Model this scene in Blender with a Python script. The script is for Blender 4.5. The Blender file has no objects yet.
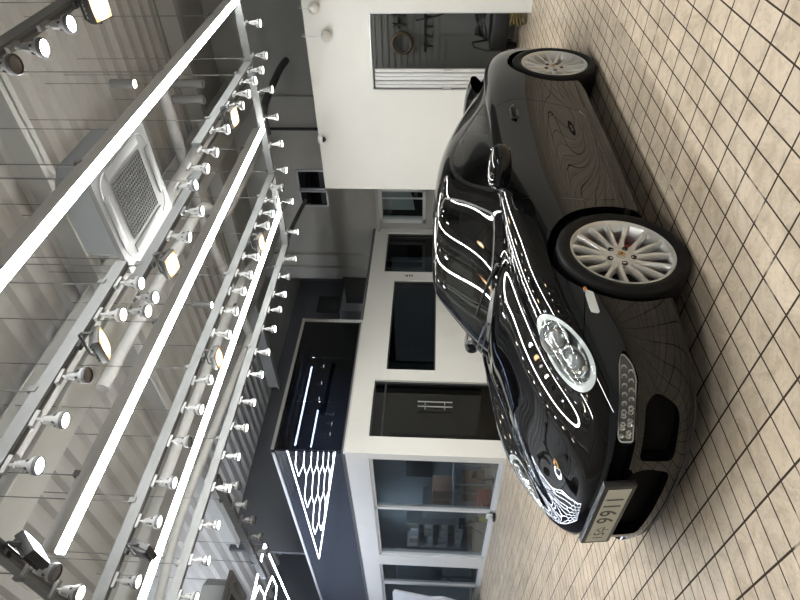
import bpy, bmesh, math, random
import numpy as np
from mathutils import Vector, Matrix, Euler

random.seed(7)
SC = bpy.context.scene
COL = SC.collection
PI = math.pi


# ------------------------------------------------------------------ materials
def principled(name, color, rough=0.5, metal=0.0, spec=0.5, coat=0.0, coat_rough=0.03, emit=None, estr=0.0):
    m = bpy.data.materials.new(name)
    m.use_nodes = True
    b = m.node_tree.nodes['Principled BSDF']
    b.inputs['Base Color'].default_value = (*color, 1)
    b.inputs['Roughness'].default_value = rough
    b.inputs['Metallic'].default_value = metal
    b.inputs['Specular IOR Level'].default_value = spec
    b.inputs['Coat Weight'].default_value = coat
    b.inputs['Coat Roughness'].default_value = coat_rough
    if emit:
        b.inputs['Emission Color'].default_value = (*emit, 1)
        b.inputs['Emission Strength'].default_value = estr
    return m


def noisy(m, scale=6.0, amount=0.12, detail=4.0, bump=0.0, bscale=60.0, rough_var=0.0):
    """vary the base colour of a principled material with object-space noise"""
    nt = m.node_tree
    b = nt.nodes['Principled BSDF']
    tc = nt.nodes.new('ShaderNodeTexCoord')
    n = nt.nodes.new('ShaderNodeTexNoise')
    n.inputs['Scale'].default_value = scale
    n.inputs['Detail'].default_value = detail
    nt.links.new(tc.outputs['Object'], n.inputs['Vector'])
    c = b.inputs['Base Color'].default_value[:]
    r = nt.nodes.new('ShaderNodeValToRGB')
    r.color_ramp.elements[0].position = 0.3
    r.color_ramp.elements[1].position = 0.7
    lo = [max(0, x * (1 - amount)) for x in c[:3]]
    hi = [min(1, x * (1 + amount)) for x in c[:3]]
    r.color_ramp.elements[0].color = (*lo, 1)
    r.color_ramp.elements[1].color = (*hi, 1)
    nt.links.new(n.outputs['Fac'], r.inputs['Fac'])
    nt.links.new(r.outputs['Color'], b.inputs['Base Color'])
    if bump > 0:
        n2 = nt.nodes.new('ShaderNodeTexNoise')
        n2.inputs['Scale'].default_value = bscale
        nt.links.new(tc.outputs['Object'], n2.inputs['Vector'])
        bp = nt.nodes.new('ShaderNodeBump')
        bp.inputs['Strength'].default_value = bump
        bp.inputs['Distance'].default_value = 0.01
        nt.links.new(n2.outputs['Fac'], bp.inputs['Height'])
        nt.links.new(bp.outputs['Normal'], b.inputs['Normal'])
    return m


def glass(name, tint=(0.5, 0.55, 0.55), ior=1.5, rough=0.0, boost=1.0):
    """single sheet glass: tinted see-through plus a Fresnel mirror"""
    m = bpy.data.materials.new(name)
    m.use_nodes = True
    nt = m.node_tree
    nt.nodes.clear()
    out = nt.nodes.new('ShaderNodeOutputMaterial')
    tr = nt.nodes.new('ShaderNodeBsdfTransparent')
    tr.inputs['Color'].default_value = (*tint, 1)
    gl = nt.nodes.new('ShaderNodeBsdfGlossy')
    gl.inputs['Roughness'].default_value = rough
    gl.inputs['Color'].default_value = (1, 1, 1, 1)
    fr = nt.nodes.new('ShaderNodeFresnel')
    # the same mirror from both faces of a pane
    geo = nt.nodes.new('ShaderNodeNewGeometry')
    mr = nt.nodes.new('ShaderNodeMapRange')
    mr.inputs[3].default_value = ior
    mr.inputs[4].default_value = 1.0 / ior
    nt.links.new(geo.outputs['Backfacing'], mr.inputs[0])
    nt.links.new(mr.outputs[0], fr.inputs['IOR'])
    mu = nt.nodes.new('ShaderNodeMath')
    mu.operation = 'MULTIPLY'
    mu.use_clamp = True
    mu.inputs[1].default_value = boost
    mx = nt.nodes.new('ShaderNodeMixShader')
    nt.links.new(fr.outputs[0], mu.inputs[0])
    nt.links.new(mu.outputs[0], mx.inputs[0])
    nt.links.new(tr.outputs[0], mx.inputs[1])
    nt.links.new(gl.outputs[0], mx.inputs[2])
    nt.links.new(mx.outputs[0], out.inputs[0])
    return m


def emitter(name, color, strength):
    m = bpy.data.materials.new(name)
    m.use_nodes = True
    nt = m.node_tree
    nt.nodes.clear()
    out = nt.nodes.new('ShaderNodeOutputMaterial')
    e = nt.nodes.new('ShaderNodeEmission')
    e.inputs[0].default_value = (*color, 1)
    e.inputs[1].default_value = strength
    nt.links.new(e.outputs[0], out.inputs[0])
    return m


# ------------------------------------------------------------------ mesh builder
class MB:
    def __init__(self):
        self.v = []
        self.f = []

    def add(self, vs, fs):
        o = len(self.v)
        self.v += [tuple(map(float, p)) for p in vs]
        self.f += [tuple(i + o for i in f) for f in fs]
        return self

    def box(self, c, s, rot=None):
        hx, hy, hz = s[0] / 2, s[1] / 2, s[2] / 2
        vs = [Vector((x * hx, y * hy, z * hz)) for x in (-1, 1) for y in (-1, 1) for z in (-1, 1)]
        if rot is not None:
            q = rot if isinstance(rot, Matrix) else Euler(rot).to_matrix()
            vs = [q @ p for p in vs]
        c = Vector(c)
        vs = [p + c for p in vs]
        return self.add(vs, [(0, 1, 3, 2), (4, 6, 7, 5), (0, 4, 5, 1), (2, 3, 7, 6), (0, 2, 6, 4), (1, 5, 7, 3)])

    def bb(self, x0, x1, y0, y1, z0, z1):
        return self.box(((x0 + x1) / 2, (y0 + y1) / 2, (z0 + z1) / 2), (abs(x1 - x0), abs(y1 - y0), abs(z1 - z0)))

    def rbox(self, c, s, r=0.01, seg=2, rot=None):
        """box with rounded edges"""
        bm = bmesh.new()
        bmesh.ops.create_cube(bm, size=1.0)
        for v in bm.verts:
            v.co = Vector((v.co.x * s[0], v.co.y * s[1], v.co.z * s[2]))
        bmesh.ops.bevel(bm, geom=list(bm.edges), offset=min(r, min(s) * 0.49), segments=seg, profile=0.5, affect='EDGES')
        q = None
        if rot is not None:
            q = rot if isinstance(rot, Matrix) else Euler(rot).to_matrix()
        bm.verts.index_update()
        vs = []
        for v in bm.verts:
            p = v.co.copy()
            if q is not None:
                p = q @ p
            vs.append(p + Vector(c))
        fs = [tuple(x.index for x in f.verts) for f in bm.faces]
        bm.free()
        return self.add(vs, fs)

    def tube(self, path, r, seg=10, closed=False, caps=True):
        P = [Vector(p) for p in path]
        n = len(P)
        rs = r if hasattr(r, '__len__') else [r] * n
        vs, fs = [], []
        prev = None
        for i, p in enumerate(P):
            if closed:
                t = P[(i + 1) % n] - P[i - 1]
            else:
                t = P[min(i + 1, n - 1)] - P[max(i - 1, 0)]
            t.normalize()
            if prev is None:
                a = Vector((0, 0, 1)) if abs(t.z) < 0.9 else Vector((1, 0, 0))
                u = t.cross(a).normalized()
            else:
                u = (prev - t * prev.dot(t)).normalized()
            prev = u
            w = t.cross(u)
            for k in range(seg):
                th = 2 * PI * k / seg
                vs.append(p + (u * math.cos(th) + w * math.sin(th)) * rs[i])
        m = n if closed else n - 1
        for i in range(m):
            j = (i + 1) % n
            for k in range(seg):
                l = (k + 1) % seg
                fs.append((i * seg + k, i * seg + l, j * seg + l, j * seg + k))
        if caps and not closed:
            fs.append(tuple(range(seg - 1, -1, -1)))
            fs.append(tuple((n - 1) * seg + k for k in range(seg)))
        return self.add(vs, fs)

    def cyl(self, p0, p1, r, seg=16, r2=None, caps=True):
        return self.tube([p0, p1], [r, r if r2 is None else r2], seg, caps=caps)

    def lathe(self, prof, o=(0, 0, 0), axis='z', seg=32, closed=False, mat=None):
        """prof: (radius, height along axis)"""
        vs, fs = [], []
        n = len(prof)
        for k in range(seg):
            th = 2 * PI * k / seg
            c, s = math.cos(th), math.sin(th)
            for (r, h) in prof:
                if axis == 'z':
                    p = Vector((r * c, r * s, h))
                elif axis == 'y':
                    p = Vector((r * c, h, r * s))
                else:
                    p = Vector((h, r * c, r * s))
                if mat is not None:
                    p = mat @ p
                vs.append(p + Vector(o))
        for k in range(seg):
            l = (k + 1) % seg
            for i in range(n if closed else n - 1):
                j = (i + 1) % n
                fs.append((k * n + i, l * n + i, l * n + j, k * n + j))
        return self.add(vs, fs)

    def ball(self, c, r, seg=20, rings=12, rot=None):
        r = r if hasattr(r, '__len__') else (r, r, r)
        q = None
        if rot is not None:
            q = Euler(rot).to_matrix()
        vs, fs = [], []
        for i in range(rings + 1):
            a = PI * i / rings
            for k in range(seg):
                th = 2 * PI * k / seg
                p = Vector((math.sin(a) * math.cos(th) * r[0], math.sin(a) * math.sin(th) * r[1], math.cos(a) * r[2]))
                if q is not None:
                    p = q @ p
                vs.append(p + Vector(c))
        for i in range(rings):
            for k in range(seg):
                l = (k + 1) % seg
                fs.append((i * seg + k, (i + 1) * seg + k, (i + 1) * seg + l, i * seg + l))
        return self.add(vs, fs)

    def prism(self, poly, o, u, v, w):
        """polygon in the (u,v) plane at o, extruded along vector w"""
        o, u, v, w = Vector(o), Vector(u), Vector(v), Vector(w)
        n = len(poly)
        a = [o + u * p[0] + v * p[1] for p in poly]
        b = [p + w for p in a]
        fs = [tuple(range(n)), tuple(range(2 * n - 1, n - 1, -1))]
        for i in range(n):
            j = (i + 1) % n
            fs.append((i, i + n, j + n, j))
        return self.add(a + b, fs)

    def quad(self, a, b, c, d):
        return self.add([a, b, c, d], [(0, 1, 2, 3)])

    def grid(self, P):
        m, n = len(P), len(P[0])
        vs = [p for row in P for p in row]
        fs = []
        for i in range(m - 1):
            for j in range(n - 1):
                fs.append((i * n + j, (i + 1) * n + j, (i + 1) * n + j + 1, i * n + j + 1))
        return self.add(vs, fs)

    def build(self, name, mat, parent=None, loc=None, smooth=35, weld=True):
        me = bpy.data.meshes.new(name)
        me.from_pydata(self.v, [], self.f)
        bm = bmesh.new()
        bm.from_mesh(me)
        if weld:
            bmesh.ops.remove_doubles(bm, verts=bm.verts, dist=1e-6)
        bmesh.ops.recalc_face_normals(bm, faces=bm.faces)
        bm.to_mesh(me)
        bm.free()
        if smooth:
            me.shade_smooth()
            me.set_sharp_from_angle(angle=math.radians(smooth))
        me.materials.append(mat)
        return link(name, me, parent, loc)


def link(name, me, parent=None, loc=None):
    o = bpy.data.objects.new(name, me)
    COL.objects.link(o)
    if parent is not None:
        o.parent = parent
    if loc is not None:
        o.location = loc
    return o


def tag(o, label, cat, group=None, kind=None):
    o['label'] = label
    o['category'] = cat
    if group:
        o['group'] = group
    if kind:
        o['kind'] = kind
    return o


def thing(name, label, cat, loc=(0, 0, 0), rot=(0, 0, 0), group=None):
    o = bpy.data.objects.new(name, None)
    COL.objects.link(o)
    o.location = loc
    o.rotation_euler = rot
    o.empty_display_size = 0.1
    return tag(o, label, cat, group)


def struct(o, label=None, cat=None):
    o['kind'] = 'structure'
    if label:
        o['label'] = label
    if cat:
        o['category'] = cat
    return o


def kids(o):
    return [c for c in COL.objects if c.parent == o]


def copy_tree(src, loc, rot, label, group=None, name=None):
    r = src.copy()
    COL.objects.link(r)
    r.location = loc
    r.rotation_euler = rot
    r['label'] = label
    if group:
        r['group'] = group

    def rec(a, b):
        for ch in TREE.get(a.name, []):
            c = ch.copy()
            COL.objects.link(c)
            c.parent = b
            rec(ch, c)
    rec(src, r)
    return r


TREE = {}


def freeze(src):
    """remember the children of a prototype so copies are quick"""
    TREE[src.name] = kids(src)
    for c in TREE[src.name]:
        freeze(c)
    return src


def text_mesh(body, size, depth=0.0):
    cu = bpy.data.curves.new('lettering', 'FONT')
    cu.body = body
    cu.size = size
    cu.extrude = depth
    cu.offset = size * 0.012
    cu.align_x = 'CENTER'
    cu.align_y = 'CENTER'
    ob = bpy.data.objects.new('lettering', cu)
    COL.objects.link(ob)
    dg = bpy.context.evaluated_depsgraph_get()
    me = bpy.data.meshes.new_from_object(ob.evaluated_get(dg))
    bpy.data.objects.remove(ob)
    bpy.data.curves.remove(cu)
    return me
# ================================================================== the car
# car frame: x from the front axle towards the tail, y across (left side negative), z up
def bspline_surface(P, su, sv, it=4, mirror_v0=True, mirror_u0=True, mirror_u1=False):
    P = np.array(P, float)
    m, n, _ = P.shape
    M = np.array([1, -1, 1.0])

    def ghost(C):
        G = np.zeros((m + 2, n + 2, 3))
        G[1:-1, 1:-1] = C
        G[0, 1:-1] = C[1] * M if mirror_u0 else 2 * C[0] - C[1]
        G[-1, 1:-1] = C[-2] * M if mirror_u1 else 2 * C[-1] - C[-2]
        G[:, 0] = G[:, 2] * M if mirror_v0 else 2 * G[:, 1] - G[:, 2]
        G[:, -1] = 2 * G[:, -2] - G[:, -3]
        return G
    w = np.array([1, 4, 1]) / 6.0
    C = P.copy()
    for _ in range(it):
        G = ghost(C)
        S = sum(w[a] * w[b] * G[a:a + m, b:b + n] for a in range(3) for b in range(3))
        C = C + (P - S)
    G = ghost(C)

    def basis(k, s):
        ts = np.linspace(0, k - 1, (k - 1) * s + 1)
        B = np.zeros((len(ts), k + 2))
        for i, t in enumerate(ts):
            a = min(int(t), k - 2)
            u = t - a
            B[i, a:a + 4] = [(1 - u) ** 3 / 6, (3 * u ** 3 - 6 * u ** 2 + 4) / 6, (-3 * u ** 3 + 3 * u ** 2 + 3 * u + 1) / 6, u ** 3 / 6]
        return B
    Bu, Bv = basis(m, su), basis(n, sv)
    return np.einsum('ia,abk,jb->ijk', Bu, G, Bv)


def grid_tris(S, flip=False):
    a, b, _ = S.shape
    V = S.reshape(-1, 3)
    I = np.arange(a * b).reshape(a, b)
    q = np.stack([I[:-1, :-1], I[1:, :-1], I[1:, 1:], I[:-1, 1:]], -1).reshape(-1, 4)
    T = np.concatenate([q[:, [0, 1, 2]], q[:, [0, 2, 3]]])
    if flip:
        T = T[:, ::-1]
    return V, T


def weld_np(V, T, tol=1e-5):
    k = np.round(V / tol).astype(np.int64)
    _, idx, inv = np.unique(k, axis=0, return_index=True, return_inverse=True)
    inv = inv.reshape(-1)
    V2 = V[idx]
    T2 = inv[T]
    ok = (T2[:, 0] != T2[:, 1]) & (T2[:, 1] != T2[:, 2]) & (T2[:, 0] != T2[:, 2])
    return V2, T2[ok]


def vnormals(V, T, sym=True):
    n = np.cross(V[T[:, 1]] - V[T[:, 0]], V[T[:, 2]] - V[T[:, 0]])
    N = np.zeros_like(V)
    for k in range(3):
        np.add.at(N, T[:, k], n)
    if sym:
        N[np.abs(V[:, 1]) < 1e-5, 1] = 0
    return N / np.maximum(np.linalg.norm(N, axis=1, keepdims=True), 1e-12)


def compact(V, N, T):
    u, inv = np.unique(T, return_inverse=True)
    return V[u], N[u], inv.reshape(T.shape)


def split(mesh, F):
    """cut a triangle mesh along F=0: returns (F<0 part, F>=0 part)"""
    V, N, T = mesh
    if len(T) == 0:
        return mesh, mesh
    d = F(V)
    d = np.where(np.abs(d) < 1e-7, 1e-7, d)
    s = d[T] < 0
    c = s.sum(1)
    neg = [T[c == 3]]
    pos = [T[c == 0]]
    nv, nn, cache = [], [], {}
    base = len(V)

    def cutpt(i, j):
        k = (i, j) if i < j else (j, i)
        if k in cache:
            return cache[k]
        a, b = k
        t = d[a] / (d[a] - d[b])
        nv.append(V[a] + (V[b] - V[a]) * t)
        q = N[a] + (N[b] - N[a]) * t
        nn.append(q / max(np.linalg.norm(q), 1e-9))
        cache[k] = base + len(nv) - 1
        return cache[k]
    xn, xp = [], []
    for tri, sg, ct in zip(T[(c == 1) | (c == 2)], s[(c == 1) | (c == 2)], c[(c == 1) | (c == 2)]):
        tri = [int(x) for x in tri]
        lone = int(np.argmax(sg)) if ct == 1 else int(np.argmin(sg))
        a, b, e = tri[lone], tri[(lone + 1) % 3], tri[(lone + 2) % 3]
        p, q = cutpt(a, b), cutpt(a, e)
        A = [(a, p, q)]
        B = [(p, b, e), (p, e, q)]
        if ct == 1:
            xn += A
            xp += B
        else:
            xp += A
            xn += B
    if nv:
        V = np.concatenate([V, np.array(nv)])
        N = np.concatenate([N, np.array(nn)])
    if xn:
        neg.append(np.array(xn))
    if xp:
        pos.append(np.array(xp))
    return compact(V, N, np.concatenate(neg)), compact(V, N, np.concatenate(pos))


def smooth_poly(pts, n=8, closed=True):
    P = np.array(pts, float)
    m = len(P)
    out = []
    for i in range(m if closed else m - 1):
        p0, p1, p2, p3 = P[(i - 1) % m], P[i], P[(i + 1) % m], P[(i + 2) % m]
        if not closed:
            p0 = P[max(i - 1, 0)]
            p3 = P[min(i + 2, m - 1)]
        for t in np.linspace(0, 1, n, endpoint=False):
            out.append(0.5 * ((2 * p1) + (-p0 + p2) * t + (2 * p0 - 5 * p1 + 4 * p2 - p3) * t * t + (-p0 + 3 * p1 - 3 * p2 + p3) * t ** 3))
    if not closed:
        out.append(P[-1])
    return np.array(out)


def rounded(pts, r, n=6):
    """polygon with rounded corners"""
    P = np.array(pts, float)
    m = len(P)
    out = []
    for i in range(m):
        p, a, b = P[i], P[i - 1], P[(i + 1) % m]
        ra = r[i] if hasattr(r, '__len__') else r
        da, db = a - p, b - p
        la, lb = np.linalg.norm(da), np.linalg.norm(db)
        k = min(ra, la * 0.45, lb * 0.45)
        s, e = p + da / la * k, p + db / lb * k
        for t in np.linspace(0, 1, n):
            out.append((1 - t) ** 2 * s + 2 * t * (1 - t) * p + t * t * e)
    return np.array(out)


def sdpoly(Q, poly):
    """signed distance to a polygon, negative inside"""
    a = np.asarray(poly)
    b = np.roll(a, -1, 0)
    d2 = np.full(len(Q), 1e9)
    ins = np.zeros(len(Q), bool)
    for p, q in zip(a, b):
        e = q - p
        w = Q - p
        t = np.clip((w @ e) / max(e @ e, 1e-12), 0, 1)
        d2 = np.minimum(d2, ((w - t[:, None] * e) ** 2).sum(1))
        c1 = (p[1] <= Q[:, 1]) != (q[1] <= Q[:, 1])
        den = e[1] if abs(e[1]) > 1e-12 else 1e-12
        xi = p[0] + (Q[:, 1] - p[1]) * e[0] / den
        ins ^= c1 & (Q[:, 0] < xi)
    d = np.sqrt(d2)
    return np.where(ins, -d, d)


def F_plan(poly):
    return lambda V: sdpoly(V[:, [0, 1]], poly)


def F_side(poly, ymin=0.3):
    return lambda V: np.maximum(sdpoly(V[:, [0, 2]], poly), (ymin - V[:, 1]) * 3)


def F_front(poly, xmax=-0.30):
    return lambda V: np.maximum(sdpoly(V[:, [1, 2]], poly), (V[:, 0] - xmax) * 3)


def mirror(mesh):
    V, N, T = mesh
    M = np.array([1, -1, 1.0])
    return V * M, N * M, T[:, ::-1]


def join(*ms):
    V, N, T, o = [], [], [], 0
    for v, n, t in ms:
        V.append(v)
        N.append(n)
        T.append(t + o)
        o += len(v)
    return np.concatenate(V), np.concatenate(N), np.concatenate(T)


def both(mesh):
    return join(mesh, mirror(mesh))


def offset(mesh, d):
    V, N, T = mesh
    return V + N * d, N, T


def rim_edges(mesh):
    V, N, T = mesh
    E = {}
    for t in T:
        for k in range(3):
            e = (int(t[k]), int(t[(k + 1) % 3]))
            E[e] = 1
    return [e for e in E if (e[1], e[0]) not in E]


def lip(mesh, depth, test=None, direction=None):
    """walls that run inwards from the open edge of a panel"""
    V, N, T = mesh
    vs, fs = [], []
    for a, b in rim_edges(mesh):
        if test is not None and not (test(V[a]) and test(V[b])):
            continue
        o = len(vs)
        da = N[a] * -depth if direction is None else np.array(direction) * depth
        db = N[b] * -depth if direction is None else np.array(direction) * depth
        vs += [V[a], V[b], V[b] + db, V[a] + da]
        fs += [(o, o + 1, o + 2, o + 3)]
    return vs, fs


def put(name, mesh, mat, parent, extra=None):
    V, N, T = mesh
    vs = [tuple(map(float, p)) for p in V]
    fs = [tuple(map(int, t)) for t in T]
    ns = [tuple(map(float, p)) for p in N]
    me = bpy.data.meshes.new(name)
    if extra and extra[0]:
        o = len(vs)
        ev = [Vector(map(float, p)) for p in extra[0]]
        vs += [tuple(p) for p in ev]
        en = [Vector((0, 0, 1))] * len(ev)
        for f in extra[1]:
            nn = (ev[f[1]] - ev[f[0]]).cross(ev[f[2]] - ev[f[0]])
            nn = nn.normalized() if nn.length > 1e-12 else Vector((0, 0, 1))
            for i in f:
                en[i] = nn
            fs.append(tuple(i + o for i in f))
        ns += [tuple(p) for p in en]
    me.from_pydata(vs, [], fs)
    me.shade_smooth()
    me.normals_split_custom_set_from_vertices(ns)
    me.materials.append(mat)
    return link(name, me, parent)


def make_car(loc, yaw):
    car = thing('sports_car', 'black two door sports car parked on the beige tiles, silver multi-spoke wheels', 'car', loc, (0, 0, yaw))
    paint = principled('black_paint', (0.002, 0.002, 0.0023), 0.5, 0, 0.0, 1.0, 0.0)
    seam = principled('seam_black', (0.002, 0.002, 0.002), 0.7, 0, 0.1)
    rubber = principled('rubber_trim', (0.008, 0.008, 0.009), 0.35)
    tyre_m = noisy(principled('tyre_rubber', (0.006, 0.006, 0.0065), 0.6, 0, 0.25), 30, 0.2)
    silver = principled('wheel_silver', (0.72, 0.72, 0.71), 0.28, 0.65, 0.5, 0.4, 0.1)
    chrome = principled('chrome', (0.85, 0.85, 0.86), 0.06, 1.0)
    plastic = principled('black_plastic', (0.010, 0.010, 0.011), 0.45)
    wglass = glass('windscreen_glass', (0.10, 0.12, 0.12), 1.55)
    sglass = glass('side_glass', (0.55, 0.60, 0.60), 1.6)
    lens_m = glass('headlight_glass', (0.93, 0.95, 0.95), 1.45)
    leather = noisy(principled('dark_leather', (0.02, 0.021, 0.022), 0.5), 40, 0.2)
    orange = principled('amber', (0.75, 0.25, 0.03), 0.3)
    white = principled('clear_marker', (0.72, 0.76, 0.76), 0.15)

    # ---------------- body cage (right half, y >= 0)
    rows = [
        # nose centreline
        [(-.725, 0, .597), (-.795, 0, .556), (-.85, 0, .530), (-.885, 0, .505), (-.912, 0, .472), (-.928, 0, .43), (-.934, 0, .38), (-.930, 0, .30), (-.925, 0, .22), (-.905, 0, .135), (-.83, 0, .12)],
        [(-.62, 0, .640), (-.715, .17, .590), (-.79, .25, .546), (-.835, .29, .517), (-.872, .32, .478), (-.892, .33, .43), (-.90, .335, .38), (-.90, .335, .30), (-.895, .335, .22), (-.875, .33, .135), (-.80, .31, .12)],
        [(-.47, 0, .697), (-.565, .25, .660), (-.665, .40, .592), (-.715, .475, .560), (-.757, .525, .530), (-.785, .56, .468), (-.80, .575, .385), (-.80, .575, .30), (-.80, .575, .22), (-.785, .57, .135), (-.73, .53, .12)],
        [(-.28, 0, .755), (-.35, .275, .733), (-.43, .445, .678), (-.495, .545, .668), (-.54, .638, .632), (-.585, .703, .548), (-.60, .735, .42), (-.605, .742, .31), (-.60, .738, .22), (-.59, .72, .14), (-.55, .66, .12)],
        [(-.08, 0, .802), (-.13, .285, .783), (-.18, .465, .735), (-.23, .575, .752), (-.27, .672, .737), (-.31, .772, .668), (-.335, .822, .53), (-.34, .832, .39), (-.34, .828, .25), (-.34, .805, .155), (-.33, .73, .13)],
        [(.12, 0, .845), (.10, .295, .826), (.06, .480, .786), (.03, .585, .800), (0, .69, .797), (0, .795, .722), (0, .861, .59), (0, .868, .41), (0, .864, .25), (0, .842, .16), (0, .78, .13)],
        [(.33, 0, .880), (.32, .31, .864), (.31, .505, .829), (.30, .605, .835), (.30, .70, .826), (.30, .80, .75), (.30, .866, .61), (.30, .876, .42), (.30, .876, .26), (.30, .857, .165), (.30, .79, .13)],
        [(.70, 0, .885), (.70, .32, .875), (.70, .55, .855), (.70, .66, .860), (.70, .735, .856), (.70, .812, .78), (.70, .861, .64), (.70, .867, .44), (.70, .877, .27), (.70, .868, .165), (.70, .80, .13)],
        [(1.15, 0, .89), (1.15, .33, .88), (1.15, .56, .868), (1.15, .67, .872), (1.15, .75, .868), (1.15, .817, .792), (1.15, .864, .65), (1.15, .866, .45), (1.15, .880, .28), (1.15, .875, .165), (1.15, .80, .13)],
        [(1.6, 0, .89), (1.6, .33, .88), (1.6, .56, .872), (1.6, .67, .876), (1.6, .757, .874), (1.6, .833, .805), (1.6, .882, .665), (1.6, .880, .46), (1.6, .888, .29), (1.6, .88, .17), (1.6, .80, .13)],
        [(2.0, 0, .88), (2.0, .33, .875), (2.0, .56, .872), (2.0, .67, .878), (2.0, .765, .878), (2.0, .858, .812), (2.0, .908, .675), (2.0, .910, .47), (2.0, .905, .30), (2.0, .89, .18), (2.0, .82, .14)],
        [(2.35, 0, .87), (2.35, .33, .868), (2.35, .55, .866), (2.35, .67, .870), (2.35, .758, .868), (2.35, .862, .802), (2.35, .916, .66), (2.35, .918, .47), (2.35, .91, .30), (2.35, .89, .19), (2.35, .82, .15)],
        [(2.72, 0, .855), (2.72, .33, .852), (2.71, .54, .848), (2.70, .65, .846), (2.70, .735, .838), (2.70, .835, .768), (2.70, .885, .635), (2.70, .890, .45), (2.70, .88, .30), (2.70, .85, .20), (2.70, .80, .16)],
        [(3.12, 0, .80), (3.11, .32, .798), (3.09, .50, .790), (3.07, .60, .782), (3.06, .655, .768), (3.05, .725, .70), (3.04, .765, .585), (3.04, .768, .43), (3.04, .755, .30), (3.02, .72, .22), (3.0, .72, .19)],
        [(3.36, 0, .715), (3.35, .28, .71), (3.33, .43, .70), (3.31, .52, .69), (3.30, .555, .67), (3.30, .60, .62), (3.31, .62, .53), (3.31, .625, .42), (3.30, .61, .32), (3.27, .58, .25), (3.24, .60, .22)],
        [(3.44, 0, .67), (3.46, 0, .655), (3.47, 0, .64), (3.48, 0, .625), (3.485, 0, .60), (3.49, 0, .56), (3.49, 0, .50), (3.485, 0, .42), (3.47, 0, .34), (3.42, 0, .28), (3.36, 0, .25)],
    ]
    S = bspline_surface(rows, 13, 13, 4, mirror_u1=True)
    V, T = grid_tris(S)
    V, T = weld_np(V, T)
    N = vnormals(V, T)
    # outward orientation: the shoulder must point to +y
    k = int(np.argmax(V[:, 1]))
    if N[k, 1] < 0:
        T = T[:, ::-1]
        N = -N
    body = (V, N, T)

    def carve(mesh, F, gap=0.0018):
        """panel inside F, narrow shut line, rest"""
        ins, rest = split(mesh, lambda v: F(v) + gap)
        line, rest = split(rest, lambda v: F(v) - gap)
        return ins, line, rest
    lines = []
    # wheel arches
    def F_arch(cx, cz, r):
        return lambda v: np.maximum(np.hypot(v[:, 0] - cx, v[:, 2] - cz) - r, (0.42 - v[:, 1]) * 3)
    RF, RR = 0.352, 0.362
    _, body = split(body, F_arch(0.0, .335, RF))
    _, body = split(body, F_arch(2.35, .338, RR))
    # opening under the glasshouse
    top = [(.72, -.2), (.72, .63), (2.05, .63), (2.05, -.2)]
    _, body = split(body, lambda v: np.maximum(sdpoly(v[:, [0, 1]], np.array(top)), (.6 - v[:, 2]) * 3))
    # headlight: an oval seen along its own axis
    hc = np.array([-.475, .615, .645])
    ha = np.array([-.58, .28, .76]); ha /= np.linalg.norm(ha)
    hl = np.array([-.42, -.03, -.22]); hl -= ha * (hl @ ha); hl /= np.linalg.norm(hl)
    hw = np.cross(ha, hl)
    HA, HB = .222, .126

    def F_head(v):
        q = v - hc
        a, b = q @ hl / HA, q @ hw / HB
        a = np.where(a < 0, a * 1.0, a)
        r = np.sqrt(a * a + b * b)
        return np.maximum((r - 1) * HB, (.30 - v[:, 1]) * 2)
    lens, ln, body = carve(body, F_head, .003)
    lines.append(ln)
    # bonnet
    bon = smooth_poly([(-.775, -.05), (-.770, .07), (-.742, .18), (-.69, .275), (-.615, .36), (-.50, .425)], 8, False)
    bon2 = smooth_poly([(-.50, .425), (-.25, .466), (.05, .492), (.36, .515)], 8, False)
    bon = np.concatenate([bon, bon2[1:], np.array([(.40, .50), (.36, .36), (.315, .18), (.30, 0), (.30, -.05)])])
    hood, ln, body = carve(body, lambda v: np.maximum(sdpoly(v[:, [0, 1]], bon), (.45 - v[:, 2]) * 3))
    lines.append(ln)
    # door
    dpoly = rounded([(.56, 1.0), (.545, .83), (.47, .66), (.425, .50), (.415, .25), (1.50, .25), (1.63, .40), (1.70, .62), (1.72, .76), (1.69, 1.0)], [.01, .05, .1, .1, .05, .10, .08, .1, .1, .01])
    door, ln, body = carve(body, F_side(dpoly, .68))
    lines.append(ln)
    # sill
    sp = [(.33, .0), (.33, .235), (2.02, .235), (2.02, .0)]
    sill, ln, body = carve(body, F_side(np.array(sp), .5), .0015)
    lines.append(ln)
    # front bumper
    bp = np.array([(-1.4, -.2), (-1.4, 1.0), (-.615, 1.0), (-.60, .66), (-.52, .585), (-.42, .572), (-.30, .556), (-.1, .55), (-.1, -.2)])
    bump, ln, body = carve(body, lambda v: sdpoly(v[:, [0, 2]], bp))
    lines.append(ln)
    # openings in the bumper
    side_in = rounded([(.37, .195), (.37, .340), (.615, .345), (.655, .30), (.61, .20)], [.03, .03, .05, .05, .04])
    mid_in = rounded([(-.2, .185), (-.2, .365), (.285, .365), (.325, .30), (.30, .185)], [.01, .01, .04, .06, .04])
    slot = rounded([(-.2, .375), (-.2, .452), (.52, .452), (.715, .452), (.755, .425), (.70, .372), (.50, .372)], [.01, .01, .02, .02, .02, .03, .02])
    side_o, bump = split(bump, F_front(side_in, -.45))
    mid_o, bump = split(bump, F_front(mid_in, -.6))
    slot_o, bump = split(bump, F_front(slot, -.35))
    # front wing / rear quarter
    wing, rest = split(body, lambda v: v[:, 0] - .62)

    # lips along the arches and openings
    def near_arch(cx, cz, r):
        return lambda p: abs(math.hypot(p[0] - cx, p[2] - cz) - r) < .004 and p[1] > .45
    nf, nr = near_arch(0, .335, RF), near_arch(2.35, .338, RR)
    near_in = lambda p: p[0] < -.3 and .1 < p[2] < .47 and min(abs(sdpoly(np.array([[p[1], p[2]]]), q)[0]) for q in (side_in, mid_in, slot)) < .003

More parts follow.
